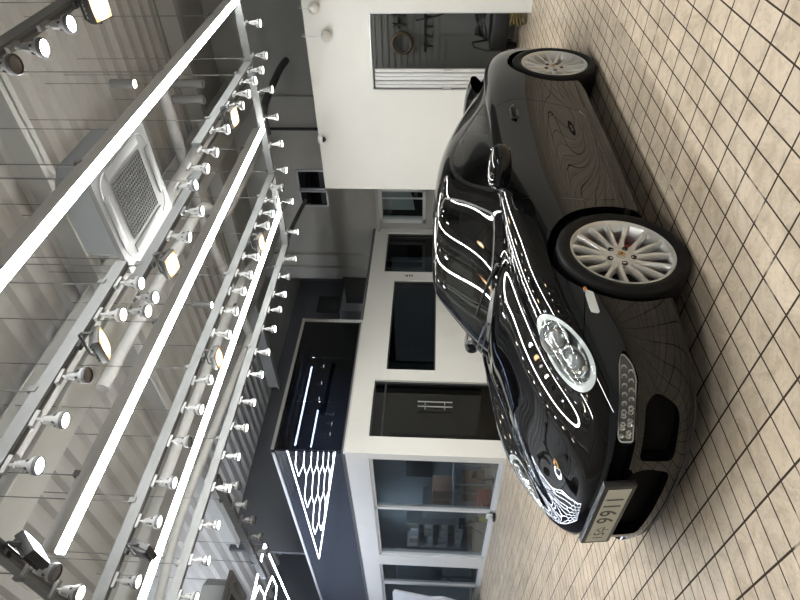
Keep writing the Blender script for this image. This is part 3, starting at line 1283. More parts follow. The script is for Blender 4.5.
def build_room():
    white = noisy(principled('white_panel', (.74, .74, .71), .42), 1.2, .02)
    ofw = noisy(principled('office_white', (.72, .73, .73), .35), 1.2, .02)
    grey = noisy(principled('grey_render', (.40, .40, .38), .8), 1.4, .06)
    dark = noisy(principled('dark_render', (.10, .105, .115), .8), 1.4, .06)
    deckm = noisy(principled('deck_grey', (.44, .43, .41), .55), 2.0, .05)
    steel = noisy(principled('painted_steel', (.48, .48, .46), .5), 2.0, .04)
    darksteel = principled('dark_steel', (.06, .06, .065), .5)
    alu = principled('aluminium', (.62, .63, .64), .32, .75)
    dglass = glass('dark_window_glass', (.16, .18, .19), 1.5)
    mglass = glass('mezzanine_glass', (.16, .18, .22), 1.52, 0, 1.4)
    fglass = glass('clear_window_glass', (.62, .66, .68), 1.5)
    frame_w = principled('white_frame', (.70, .72, .74), .35)
    blackm = principled('matt_black', (.012, .012, .013), .5)

    # floor
    mb = MB()
    mb.quad((-5.5, -4.5, 0), (13.8, -4.5, 0), (13.8, 17, 0), (-5.5, 17, 0))
    struct(mb.build('floor', floor_material(), smooth=0))

    # corrugated deck: ribs run along Y
    mb = MB()
    prof = []
    x = -5.6
    while x < 9.0:
        prof += [(x, 0), (x + .10, 0), (x + .14, .07), (x + .26, .07), (x + .30, 0)]
        x += .30
    mb.grid([[(px, y, CEIL + pz) for y in (-4.6, 17)] for px, pz in prof])
    struct(mb.build('ceiling', deckm, smooth=20))
    mb = MB()
    mb.bb(-5.6, 13.9, -4.6, 17, CEIL + .2, CEIL + .3)
    mb.bb(9.02, 13.9, -4.6, 17, CEIL + .02, CEIL + .1)
    struct(mb.build('ceiling_slab', grey, smooth=0))

    # walls that close the hall
    def wall(name, m, *b):
        q = MB()
        q.bb(*b)
        return struct(q.build(name, m, smooth=0))
    wall('wall_right', white, -5.5, 13.8, -4.7, -4.5, 0, 3.6)
    wall('wall_left', dark, -5.5, 13.8, 17, 17.2, 0, CEIL + .2)
    # end wall with openings (hole for the look-through window)
    q = MB()
    q.bb(XE, XE + .18, -4.5, 7.0, 0, 3.66)
    q.bb(XE, XE + .18, 7.0, 9.0, 2.42, 3.66)
    q.bb(XE, XE + .18, 7.0, 9.0, 0, 1.48)
    q.bb(XE, XE + .18, 7.88, 9.0, 1.48, 2.42)
    q.bb(XE, XE + .18, -4.5, 6.55, 3.66, 4.30)
    q.bb(XE, XE + .18, 7.47, 9.0, 3.66, 4.30)
    q.bb(XE, XE + .18, -4.5, 9.0, 4.30, CEIL + .2)
    struct(q.build('wall_end', grey, smooth=0))
    # pilaster bands on the end wall
    q = MB()
    q.bb(XE - .10, XE + .1, 8.90, 9.25, 2.56, CEIL)
    q.bb(XE - .16, XE + .1, 9.25, 9.62, 2.56, CEIL)
    struct(q.build('pilaster', noisy(principled('pilaster_grey', (.42, .42, .40), .7), 1.5, .04), smooth=0))
    q = MB()
    q.bb(XE - .06, XE, 4.86, 5.06, 3.0, CEIL)
    struct(q.build('pilaster', grey, smooth=0))
    # dark gallery behind the office roof
    wall('wall_gallery', dark, 4.9, 14, 12.3, 12.4, 2.5, CEIL)
    wall('wall_gallery_end', dark, 13.6, 13.8, 9.0, 17, 2.5, CEIL)

    # ---------------- high windows on the end wall
    def dark_window(name, y0, y1, z0, z1):
        f = MB()
        for a in ((y0, y0 + .03, z0, z1), (y1 - .03, y1, z0, z1), (y0, y1, z0, z0 + .03), (y0, y1, z1 - .03, z1)):
            f.bb(XE - .03, XE + .06, *a)
        o = struct(f.build(name, alu, smooth=0))
        g = MB()
        g.bb(XE + .01, XE + .02, y0 + .03, y1 - .03, z0 + .03, z1 - .03)
        g.build('pane', glass('night_glass', (.02, .025, .03), 1.45), o, smooth=0)
        h = MB()
        h.bb(XE + .17, XE + .18, y0, y1, z0, z1)
        h.build('blind', blackm, o, smooth=0)
        return o
    dark_window('window_1', 6.55, 7.05, 3.66, 4.30)
    dark_window('window_2', 7.08, 7.50, 3.66, 4.30)

    # ---------------- look-through window low on the end wall
    f = MB()
    for a in ((7.0, 7.06, 1.42, 2.48), (7.82, 7.92, 1.42, 2.48), (6.95, 7.92, 1.42, 1.49), (6.95, 7.92, 2.42, 2.50)):
        f.bb(XE - .05, XE + .1, *a)
    f.bb(XE - .01, XE + .03, 7.26, 7.28, 1.48, 2.42)
    o = struct(f.build('window_3', frame_w, smooth=0))
    g = MB()
    g.bb(XE + .03, XE + .036, 7.0, 7.86, 1.48, 2.42)
    g.build('pane', glass('pane_glass', (.8, .85, .85), 1.45), o, smooth=0)
    # the pale sloping panel and the dark yard seen through it
    q = MB()
    q.prism([(6.6, 1.2), (6.6, 1.82), (7.1, 1.92), (7.35, 1.86), (7.6, 1.80), (7.75, 1.75), (8.1, 1.70), (8.1, 2.7), (6.6, 2.7)], (XE + .75, 0, 0), (0, 1, 0), (0, 0, 1), (.04, 0, 0))
    q.build('pale_panel', principled('pale_panel', (.62, .66, .68), .6, 0, .2), o, smooth=0)
    q = MB()
    q.bb(XE + .95, XE + 1.0, 6.3, 8.6, .9, 2.8)
    q.build('yard_backing', blackm, o, smooth=0)
    q = MB()
    for (y, z, r) in ((7.18, 1.84, .05), (7.30, 1.78, .07), (7.45, 1.72, .06), (7.62, 1.67, .07), (7.5, 1.63, .05)):
        q.ball((XE + .70, y, z), (.04, r, r * .8), 10, 6)
    q.build('stored_goods', principled('stored_grey', (.16, .17, .18), .6), o)
    # beam and bracing above that window
    q = MB()
    q.bb(XE - .12, XE, 6.2, 8.12, 2.50, 2.56)
    q.tube([(XE - .03, 7.05, 2.44), (XE - .03, 7.6, 2.54), (XE - .03, 7.88, 2.44)], .008, 6)
    struct(q.build('trim_1', steel, smooth=0))

    # ---------------- white partition with the store opening
    y0, y1 = 2.52, 3.60
    q = MB()
    q.bb(XW, XW + .14, -4.5, y0, 0, 3.11)
    q.bb(XW, XW + .14, y0, y1, 2.20, 3.11)
    q.bb(XW, XW + .14, y1, 5.33, 0, 3.11)
    struct(q.build('wall_front', white, smooth=0))
    q = MB()
    q.bb(XW - .004, XW + .13, y0 - .0, y0 + .012, 0, 2.20)
    q.bb(XW - .004, XW + .13, y1 - .012, y1, 0, 2.20)
    q.bb(XW - .004, XW + .13, y0, y1, 2.185, 2.205)
    struct(q.build('door_1', alu, smooth=0))
    # store room
    stg = noisy(principled('store_grey', (.16, .165, .16), .6), 2, .06)
    q = MB()
    q.bb(9.75, 9.80, 1.4, 5.2, 0, 3.0)
    for k in range(12):
        q.bb(9.735, 9.75, 1.4, 5.2, 1.12 + k * .105, 1.205 + k * .105)
    struct(q.build('wall_store', stg, smooth=0))
    q = MB()
    q.bb(8.41, 9.8, 1.35, 1.42, 0, 3.0)
    q.bb(8.41, 9.8, 5.18, 5.25, 0, 3.0)
    q.bb(8.41, 9.8, 1.35, 5.25, 2.95, 3.0)
    struct(q.build('wall_store_side', stg, smooth=0))
    # folding shutter parked at the left of the opening
    t = thing('folding_shutter', 'white ribbed folding shutter pushed to the left side of the store doorway', 'shutter', (XW + .05, 3.44, 0))
    for k in range(5):
        q = MB()
        q.rbox((0, -.115 + .058 * k, 1.09), (.035 + .02 * (k % 2), .050, 2.14), .008, 2)
        q.build('slat', principled('shutter_white', (.62, .63, .63), .35), t)
    for y in (-.14, .128):
        q = MB()
        q.tube([(-.03, y, 1.02), (-.065, y, 1.04), (-.065, y, 1.14), (-.03, y, 1.16)], .009, 8)
        q.build('handle', alu, t)
    # tool strip with hand tools
    t = thing('tool_rail', 'black wall rail hung with hand tools inside the store doorway', 'tool rail', (9.71, 2.95, 1.45))
    q = MB()
    q.bb(-.01, .02, -.28, .62, -.02, .02)
    q.build('rail', blackm, t, smooth=0)
    for k in range(6):
        q = MB()
        y = -.24 + .15 * k
        q.tube([(-.02, y, .02), (-.04, y, -.04), (-.03, y + .01, -.13)], [.012, .018, .010], 8)
        q.build('tool', blackm, t)
    t = thing('spray_gun_rack', 'upper black rack of spray guns inside the store doorway', 'rack', (9.70, 2.85, 1.88))
    q = MB()
    q.bb(-.02, .03, -.2, .35, -.015, .015)
    q.build('bar', blackm, t, smooth=0)
    for k in range(4):
        y = -.15 + .14 * k
        q = MB()
        q.tube([(-.03, y, .03), (-.10, y, .02)], [.02, .015], 8)
        q.tube([(-.04, y, .02), (-.05, y + .01, -.13)], [.017, .02], 8)
        q.ball((-.05, y, .075), (.03, .03, .045), 10, 6)
        q.build('spray_gun', principled('gun_grey', (.10, .10, .11), .4, .4), t)
    q = MB()
    q.tube([(9.68 + .0, 3.42 + .17 * math.cos(a), 1.83 + .17 * math.sin(a)) for a in np.linspace(0, 2 * PI, 30, endpoint=False)], .022, 8, closed=True)
    q.tube([(9.66, 3.42 + .155 * math.cos(a), 1.83 + .155 * math.sin(a)) for a in np.linspace(0, 2 * PI, 30, endpoint=False)], .02, 8, closed=True)
    tag(q.build('hose_coil', principled('hose_tan', (.12, .09, .06), .6)), 'coiled brown hose hanging on the store room wall', 'hose')
    q = MB()
    pts = smooth_poly([(9.62, 3.05, 1.60), (9.58, 2.95, 1.2), (9.60, 2.80, .95), (9.62, 2.64, .75), (9.62, 2.56, .4), (9.62, 2.52, .02)], 8, False)
    q.tube([tuple(p) for p in pts], .013, 8)
    tag(q.build('air_hose', blackm), 'long black hose drooping across the store doorway from the tool rail', 'hose')
    q = MB()
    pts = smooth_poly([(9.70, 2.50, 1.15), (9.6, 2.55, 1.0), (9.45, 2.58, .6), (9.4, 2.58, .02)], 8, False)
    q.tube([tuple(p) for p in pts], .018, 8)
    tag(q.build('suction_hose', blackm), 'short thick black hose rising at the right side of the store doorway', 'hose')
    t = thing('pressure_washer', 'black pressure washer trolley full of hoses just inside the store doorway', 'pressure washer', (9.2, 3.0, 0))
    q = MB()
    q.rbox((0, 0, .32), (.42, .62, .26), .05, 3)
    q.build('motor_housing', blackm, t)
    for s in (-1, 1):
        q = MB()
        q.tube([(-.22, s * .28, .08), (-.24, s * .28, .50), (-.10, s * .28, .68), (.1, s * .28, .70), (.22, s * .28, .45), (.22, s * .28, .08)], .014, 8)
        q.build('frame_tube', blackm, t)
        q = MB()
        q.lathe([(.02, -.03), (.10, -.03), (.11, 0), (.10, .03), (.02, .03)], (.12, s * .33, .11), 'y', 20)
        q.build('wheel', blackm, t)
    for k in range(4):
        q = MB()
        z, r = .54 + .035 * k, .17 - .015 * k
        q.tube([(r * math.cos(a) - .02, -.05 + r * 1.3 * math.sin(a), z + .03 * math.sin(2 * a + k)) for a in np.linspace(0, 2 * PI, 28, endpoint=False)], .016, 8, closed=True)
        q.build('hose_loop', blackm, t)
    q = MB()
    random.seed(3)
    for k in range(5):
        r = .09 + .012 * (k % 3)
        ph = k * .7
        q.tube([(r * math.cos(a), r * math.sin(a) * 1.1, .04 * k + .03 + .02 * math.sin(a * 2 + ph)) for a in np.linspace(0, 2 * PI, 24, endpoint=False)], .016, 8, closed=True)
    tag(q.build('rope_coil', noisy(principled('rope_yellow', (.12, .085, .03), .7), 50, .4), loc=(8.62, 2.68, .02)), 'tangle of dirty yellow rope on the floor at the right edge of the store doorway', 'rope')
    # two white balls on pins and the dome camera along the top of the partition
    for (yy, zz, lab) in ((2.43, 2.93, 'white ball lamp on a pin near the partition top, right of its twin'), (2.80, 2.80, 'white ball lamp on a pin near the partition top, left of its twin')):
        t = thing('ball_lamp', lab, 'lamp', (XW - .10, yy, zz), group='ball lamps on the white partition')
        q = MB()
        q.ball((0, 0, 0), .072, 20, 14)
        q.build('globe', principled('globe_white', (.66, .65, .60), .45), t)
        q = MB()
        q.cyl((0, 0, .06), (0, 0, 3.14 - zz), .006, 8)
        q.tube([(0, 0, 3.14 - zz), (.11, 0, 3.14 - zz)], .006, 8)
        q.build('pin', alu, t)
    t = thing('security_camera', 'small white dome security camera at the top edge of the partition', 'camera', (XW - .01, 4.37, 3.05))
    q = MB()
    q.lathe([(.001, .075), (.06, .07), (.068, .03), (.062, 0), (.001, 0)], (-.07, 0, -.02), 'z', 20)
    q.bb(-.03, .02, -.03, .03, -.01, .06)
    q.build('housing', frame_w, t)
    q = MB()
    q.ball((-.07, 0, -.02), (.045, .045, .05), 16, 10)
    q.build('dome', blackm, t)

    # ---------------- office block
    zt = 2.60
    q = MB()
    T = .16

    def face(x0, x1, z0, z1):
        q.bb(x0, x1, YF, YF + T, z0, z1)
    # front with door and two windows: openings x ranges
    face(XC, 5.18, 0, zt)
    face(5.18, 6.36, 2.24, zt)
    face(6.36, 6.61, 0, zt)
    face(6.61, 9.08, 2.05, zt)
    face(6.61, 9.08, 0, 1.15)
    face(9.08, 9.34, 0, zt)
    face(9.34, 10.75, 2.29, zt)
    face(9.34, 10.75, 0, 1.17)
    face(10.75, 10.9, 0, zt)
    struct(q.build('wall_office_front', white, smooth=0))
    q = MB()
    for a in ((YF + T, 8.29, 0, zt), (8.29, 12.13, 2.22, zt), (12.13, 12.60, 0, zt), (12.60, 16.9, 2.24, zt), (8.29, 12.13, 0, .04), (12.6, 16.9, 0, .05)):
        q.bb(XC, XC + T, *a)
    struct(q.build('wall_office_side', ofw, smooth=0))
    q = MB()
    q.bb(XC + .01, 10.89, YF + .01, 16.9, zt - .02, zt + .06)
    struct(q.build('office_ceiling', dark, smooth=0))
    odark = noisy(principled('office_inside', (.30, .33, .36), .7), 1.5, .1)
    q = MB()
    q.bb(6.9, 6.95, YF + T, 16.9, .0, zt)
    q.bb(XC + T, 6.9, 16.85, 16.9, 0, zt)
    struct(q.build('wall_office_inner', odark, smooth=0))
    # window panes
    def pane_y(name, x0, x1, z0, z1, m, mull=()):
        f = MB()
        for a in ((x0, x0 + .025, z0, z1), (x1 - .025, x1, z0, z1), (x0, x1, z0, z0 + .025), (x0, x1, z1 - .025, z1)):
            f.bb(a[0], a[1], YF + .05, YF + .11, a[2], a[3])
        for mx_ in mull:
            f.bb(mx_ - .015, mx_ + .015, YF + .05, YF + .11, z0, z1)
        o = struct(f.build(name, principled('dark_frame', (.06, .065, .065), .4, .4), smooth=0))
        g = MB()
        g.bb(x0 + .02, x1 - .02, YF + .075, YF + .083, z0 + .02, z1 - .02)
        g.build('pane', m, o, smooth=0)
        return o
    pane_y('window_4', 6.61, 9.08, 1.15, 2.05, dglass)
    pane_y('window_5', 9.34, 10.75, 1.17, 2.29, dglass)
    # glass door with pull bars
    o = pane_y('door_2', 5.18, 6.36, 0, 2.24, glass('door_glass', (.05, .06, .06), 1.45))
    f = MB()
    f.bb(5.2, 6.34, YF + .05, YF + .10, 2.02, 2.05)
    f.build('transom', principled('dark_frame2', (.05, .05, .055), .4, .4), o, smooth=0)
    for x_ in (5.80, 5.90):
        f = MB()
        f.cyl((x_, YF - .01, .85), (x_, YF - .01, 1.45), .011, 10)
        for z_ in (.98, 1.32):
            f.cyl((x_, YF - .01, z_), (x_, YF + .08, z_), .007, 8)
        f.build('pull_bar', alu, o)
    # small dark marks on the pillar between the two windows
    mk = MB()
    for k, z_ in enumerate((1.80, 1.70)):
        mk.bb(9.20, 9.212, YF - .012, YF, z_ - .032, z_ + .032)
        mk.bb(9.17, 9.24, YF - .012, YF, z_ - .036, z_ - .022)
        if k:
            mk.bb(9.17, 9.24, YF - .012, YF, z_ + .022, z_ + .034)
    tag(mk.build('pillar_numerals', blackm, smooth=0), 'pair of small black marks on the white pillar between two office windows', 'sign')

    # side windows with pale frames
    f = MB()
    yA, yB = 8.29, 12.13
    for a in ((yA, yA + .05, .02, 2.22), (yB - .05, yB, .02, 2.22), (yA, yB, .02, .09), (yA, yB, 2.17, 2.22), (10.02, 10.10, .02, 2.22)):
        f.bb(XC + .03, XC + .12, *a)
    o = struct(f.build('window_6', frame_w, smooth=0))
    for a in ((yA + .04, 10.03), (10.09, yB - .04)):
        g = MB()
        g.bb(XC + .07, XC + .078, a[0], a[1], .08, 2.18)
        g.build('pane', fglass, o, smooth=0)
    f = MB()
    for a in ((12.60, 12.68, .02, 2.24), (12.60, 16.9, .02, .10), (12.60, 16.9, 2.19, 2.24), (13.72, 13.80, .02, 2.24)):
        f.bb(XC + .03, XC + .12, *a)
    o = struct(f.build('window_7', frame_w, smooth=0))
    for a in ((12.66, 13.74), (13.78, 16.88)):
        g = MB()
        g.bb(XC + .07, XC + .078, a[0], a[1], .08, 2.20)
        g.build('pane', fglass, o, smooth=0)
    t = thing('door_stop', 'small grey floor closer with black foot at the frame of the side window', 'door closer', (XC - .02, 10.06, 0))
    q = MB()
    q.rbox((-.03, 0, .11), (.06, .10, .12), .012, 2)
    q.build('box', frame_w, t)
    q = MB()
    q.rbox((-.04, 0, .022), (.10, .16, .044), .01, 2)
    q.build('foot', blackm, t)

    # glass parapet above the office: clear on the door side, back-painted blue-grey on the other
    spanel = principled('painted_glass', (.055, .066, .092), .02, 0, .5, 1.0, 0.0)
    z0, z1 = 2.60, 3.82
    for nm, pts in (('front', None), ('side', None)):
        f = MB()
        if nm == 'front':
            xs = [XC, 5.85, 6.85, 7.83]
            f.bb(XC, 7.85, YF - .01, YF + .09, z1 - .05, z1)
            f.bb(7.79, 7.85, YF, YF + .06, z0, z1)
            f.bb(XC, 7.85, YF + .01, YF + .05, z0, z0 + .03)
        else:
            xs = [YF, 9.55, 11.0, 12.45, 13.9, 15.35, 16.8]
            f.bb(XC, XC + .06, YF, 16.9, z1 - .05, z1)
            f.bb(XC + .01, XC + .05, YF, 16.9, z0, z0 + .03)
        o = struct(f.build('trim_2' if nm == 'front' else 'trim_3', principled('frame_silver_' + nm, (.60, .61, .62), .35, .4), smooth=0))
        for a, b in zip(xs[:-1], xs[1:]):
            g = MB()
            if nm == 'front':
                g.bb(a + .004, b - .004, YF + .02, YF + .03, z0 + .03, z1 - .05)
            else:
                g.bb(XC + .02, XC + .03, a + .004, b - .004, z0 + .03, z1 - .05)
            g.build('pane', mglass if nm == 'front' else spanel, o, smooth=0)
    q = MB()
    q.bb(XC + .5, 7.6, 9.5, 16.9, zt + .06, 3.78)
    q.bb(XC + .5, 7.8, 8.3, 9.6, 3.70, 3.78)
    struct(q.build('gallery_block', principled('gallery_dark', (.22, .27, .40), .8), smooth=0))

    # things standing on the office roof in the shade
    t = thing('monitor', 'dark flat screen standing in the shaded gallery above the office', 'monitor', (11.25, 11.05, 3.72))
    q = MB()
    q.rbox((0, 0, .40), (.62, .05, .60), .01, 2)
    q.build('screen', blackm, t)
    q = MB()
    q.bb(-.25, .25, -.12, .10, .04, .07)
    q.bb(-.04, .04, .0, .04, .05, .3)
    q.build('stand', darksteel, t, smooth=0)
    q = MB()
    q.bb(10.8, 11.9, 10.85, 11.25, 2.66, 3.72)
    tag(q.build('gallery_cabinet', noisy(principled('cabinet_grey', (.22, .23, .24), .6), 2, .05), smooth=0), 'grey cabinet under the dark screen in the gallery', 'cabinet')
    q = MB()
    q.prism([(0, 0), (.54, 0), (.56, .56), (.30, .50), (.02, .44)], (8.80, 8.32, 2.66), (1, 0, 0), (0, 0, 1), (0, .28, 0))
    tag(q.build('black_crate', blackm, smooth=0), 'black crate on the office roof edge left of the grey pilaster', 'crate')

    # ---------------- inside the office, seen through the side windows
    wood = noisy(principled('dim_wood', (.22, .15, .11), .5), 8, .15)

    def boxthing(name, lab, cat, loc, sz, m, r=.01, extra=None):
        t = thing(name, lab, cat, loc)
        q = MB()
        q.rbox((0, 0, sz[2] / 2), sz, r, 2)
        q.build('body', m, t)
        if extra:
            for nm, c, s, mm in extra:
                q = MB()
                q.rbox(c, s, .004, 1)
                q.build(nm, mm, t)
        return t
    greyc = principled('cabinet_pale', (.40, .42, .44), .5)
    boxthing('side_cabinet', 'low brown cabinet behind the red box inside the first side window', 'cabinet', (6.25, 11.65, 0), (.3, .85, .50), wood, .01,
             [('door', (-.155, -.21, .25), (.012, .38, .44), wood), ('door', (-.155, .21, .25), (.012, .38, .44), wood)])
    boxthing('red_box', 'red box with a yellow band on the floor inside the first side window', 'box', (5.30, 10.45, 0), (.28, .42, .27), principled('box_red', (.50, .07, .04), .4), .01,
             [('band', (-.143, 0, .21), (.006, .41, .035), principled('band_yellow', (.60, .40, .06), .5))])
    t = thing('wall_monitor', 'dark screen on the office back wall seen through the first side window', 'monitor', (6.83, 11.95, 1.44))
    q = MB()
    q.rbox((0, 0, 0), (.05, .80, .62), .01, 2)
    q.build('screen', blackm, t)
    q = MB()
    q.bb(.025, .07, -.1, .1, -.1, .1)
    q.build('bracket', darksteel, t, smooth=0)
    t = thing('office_table', 'pale office table carrying a brown carton', 'table', (5.75, 10.85, 0))
    q = MB()
    q.rbox((0, 0, .72), (.50, 1.25, .04), .008, 2)
    q.build('table_top', greyc, t)
    for sx in (-1, 1):
        for sy in (-1, 1):
            q = MB()
            q.cyl((sx * .21, sy * .57, 0), (sx * .21, sy * .57, .70), .02, 10)
            q.build('leg', greyc, t)
    boxthing('brown_carton', 'brown carton on the pale office table', 'carton', (5.72, 10.95, .74), (.34, .72, .40), noisy(principled('carton_brown', (.36, .23, .17), .6), 6, .12), .008,
             [('tape', (-.171, 0, .2), (.004, .05, .40), principled('tape_tan', (.45, .34, .24), .4))])
    boxthing('filing_cabinet', 'grey filing cabinet left of the wall screen in the office', 'cabinet', (6.6, 13.2, 0), (.5, .6, 1.35), greyc, .01,
             [('drawer', (-.255, 0, z_), (.014, .52, .36), greyc) for z_ in (.28, .68, 1.08)])
    for k, (y_, z_) in enumerate(((11.5, .62), (11.5, .92), (11.5, 1.22))):
        pass
    t = thing('shelf_rack', 'white shelf rack of small boxes behind the second side pane', 'shelf', (6.65, 14.75, 0))
    for k in range(4):
        q = MB()
        q.bb(-.2, .2, -.7, .7, .30 + .38 * k, .325 + .38 * k)
        q.build('shelf_board', greyc, t, smooth=0)
    for y_ in (-.69, .69):
        q = MB()
        q.bb(-.2, .2, y_ - .015, y_ + .015, 0, 1.75)
        q.build('upright', greyc, t, smooth=0)
    random.seed(11)
    names = ('lowest', 'second', 'third', 'top')
    spots_ = ('near end', 'middle', 'far end')
    for k in range(4):
        for i in range(3):
            h_ = random.uniform(.12, .26)
            q = MB()
            q.rbox((0, 0, h_ / 2), (.22, random.uniform(.20, .34), h_), .008, 1)
            tag(q.build('carton', principled('carton_tone', random.choice([(.5, .48, .42), (.55, .57, .58), (.30, .27, .22), (.42, .46, .5)]), .6), loc=(6.62, 14.30 + .45 * i, .326 + .38 * k)),
                'small carton at the %s of the %s board of the white office rack' % (spots_[i], names[k]), 'carton', 'cartons on the office rack')
    t = thing('tripod', 'small black tripod with a boxy head inside the second side pane', 'tripod', (5.60, 12.10, 0))
    t.scale = (.72, .95, .72)
    for a in (.3, 2.4, 4.5):
        q = MB()
        q.tube([(0, 0, .55), (.26 * math.cos(a), .26 * math.sin(a), .01)], [.014, .009], 8)
        q.build('leg', blackm, t)
    q = MB()
    q.rbox((0, 0, .66), (.20, .26, .20), .02, 2)
    q.build('head', blackm, t)
    q = MB()
    q.ball((-.105, -.03, .66), (.012, .022, .022), 10, 6)
    q.build('lens', principled('lens_pale', (.5, .5, .5), .2), t)
    t = thing('desk_lamp', 'thin black lamp with bent arm on the floor right of the red box', 'lamp', (5.48, 9.93, 0))
    q = MB()
    q.cyl((0, 0, 0), (0, 0, .02), .07, 16)
    q.build('base', blackm, t)
    q = MB()
    q.tube([(0, 0, .02), (0, .06, .22), (0, -.08, .40)], .012, 8)
    q.build('arm', blackm, t)
    q = MB()
    q.cyl((0, -.05, .40), (0, -.18, .35), .03, 12, .055)
    q.build('shade', blackm, t)
    t = thing('yellow_sprayer', 'small yellow and black bottle on the floor inside the middle mullion', 'bottle', (5.06, 10.72, 0))
    q = MB()
    q.lathe([(.001, 0), (.05, 0), (.055, .03), (.055, .16), (.03, .21), (.02, .24), (.001, .24)], (0, 0, 0), 'z', 18)
    q.build('bottle', principled('bottle_yellow', (.62, .60, .08), .4), t)
    q = MB()
    q.rbox((-.01, 0, .27), (.09, .04, .06), .01, 2)
    q.build('nozzle', blackm, t)
    panel_e = emitter('office_fill', (.78, .89, 1.0), 7.5)  # out-of-view panels, added to brighten the office interior
    for k, (x_, y_, lab) in enumerate(((5.9, 9.9, 'unseen panel light added to brighten the office over the red box'), (5.9, 14.0, 'unseen panel light added to brighten the deep office beyond the rack'))):
        t = thing('office_fill_light', lab, 'light', (x_, y_, zt - .06))
        q = MB()
        q.bb(-.32, .32, -.32, .32, 0, .04)
        q.build('frame', frame_w, t, smooth=0)
        q = MB()
        q.bb(-.29, .29, -.29, .29, -.006, 0)
        q.build('diffuser', panel_e, t, smooth=0)
    t = thing('store_fill_lamp', 'unseen strip lamp added on the store room ceiling to brighten the interior', 'light', (9.1, 3.4, 2.89))  # added lamp, out of view, that lifts the dark store room
    q = MB()
    q.bb(-.06, .06, -.6, .6, 0, .05)
    q.build('body', frame_w, t, smooth=0)
    q = MB()
    q.bb(-.045, .045, -.58, .58, -.02, 0)
    q.build('diffuser', emitter('store_fill', (1, .97, .92), 6), t, smooth=0)
    # chair and clutter behind the last pane
    t = thing('display_screen', 'big black display screen on a wheeled stand behind the last side pane', 'screen', (5.35, 14.25, 0))
    q = MB()
    q.rbox((0, 0, 1.38), (.06, 1.35, 1.08), .012, 2)
    q.build('screen', blackm, t)
    for s in (-1, 1):
        q = MB()
        q.cyl((.05, s * .35, .08), (.05, s * .35, 1.5), .022, 10)
        q.tube([(-.3, s * .35, .08), (.35, s * .35, .08)], .02, 8)
        q.build('stand_leg', darksteel, t)
    q = MB()
    q.tube([tuple(v) for v in smooth_poly([(-.1, -.2, .9), (-.16, -.1, .7), (-.14, .15, .55), (-.1, .3, .62), (-.05, .35, .3), (-.04, .36, .1)], 6, False)], .018, 8)
    q.build('power_cable', blackm, t)
    # white folded board standing at the last pane
    q = MB()
    q.prism([(12.98, 1.90), (13.3, 1.12), (13.25, .86), (13.55, .40), (14.0, .02), (15.2, .02), (15.2, 1.95), (13.15, 1.95)], (4.46, 0, 0), (0, 1, 0), (0, 0, 1), (.03, 0, 0))
    q.prism([(13.30, 1.12), (13.25, .86), (13.55, .40), (13.9, .55)], (4.45, 0, 0), (0, 1, 0), (0, 0, 1), (.01, 0, 0))
    tag(q.build('white_board', principled('board_white', (.70, .74, .80), .5), smooth=0), 'white folded board standing in front of the last side pane', 'board')
    return dict(white=white, alu=alu, steel=steel, darksteel=darksteel, blackm=blackm, grey=grey)


# ================================================================== lights and services under the ceiling
def px_ray(x, y):
    v = CAM_R @ Vector((x - 400.0, 300.0 - y, -F_PX))
    return v


def at_z(x, y, z):
    v = px_ray(x, y)
    t = (z - CAM_H) / v.z
    return Vector((0, 0, CAM_H)) + v * t


def flood_glow(name, c0, c1, s0, s1):
    """floodlight face: hot reflector centre, weaker towards the frame"""
    m = bpy.data.materials.new(name)
    m.use_nodes = True
    nt = m.node_tree
    nt.nodes.clear()
    N, L = nt.nodes.new, nt.links.new
    out, e, tc, mp, g = N('ShaderNodeOutputMaterial'), N('ShaderNodeEmission'), N('ShaderNodeTexCoord'), N('ShaderNodeMapping'), N('ShaderNodeTexGradient')
    g.gradient_type = 'SPHERICAL'
    mp.inputs['Location'].default_value = (0, 0, 1.85)
    mp.inputs['Scale'].default_value = (11.5, 10.0, 11.5)
    L(tc.outputs['Object'], mp.inputs[0])
    L(mp.outputs[0], g.inputs[0])
    r = N('ShaderNodeValToRGB')
    r.color_ramp.elements[0].color = (*c1, 1)
    r.color_ramp.elements[1].color = (*c0, 1)
    r.color_ramp.elements[0].position = .1
    r.color_ramp.elements[1].position = .6
    L(g.outputs[1], r.inputs[0])
    mr = N('ShaderNodeMapRange')
    mr.inputs[1].default_value, mr.inputs[2].default_value = .05, .7
    mr.inputs[3].default_value, mr.inputs[4].default_value = s1, s0
    L(g.outputs[1], mr.inputs[0])
    L(r.outputs[0], e.inputs[0])
    L(mr.outputs[0], e.inputs[1])
    L(e.outputs[0], out.inputs[0])
    return m


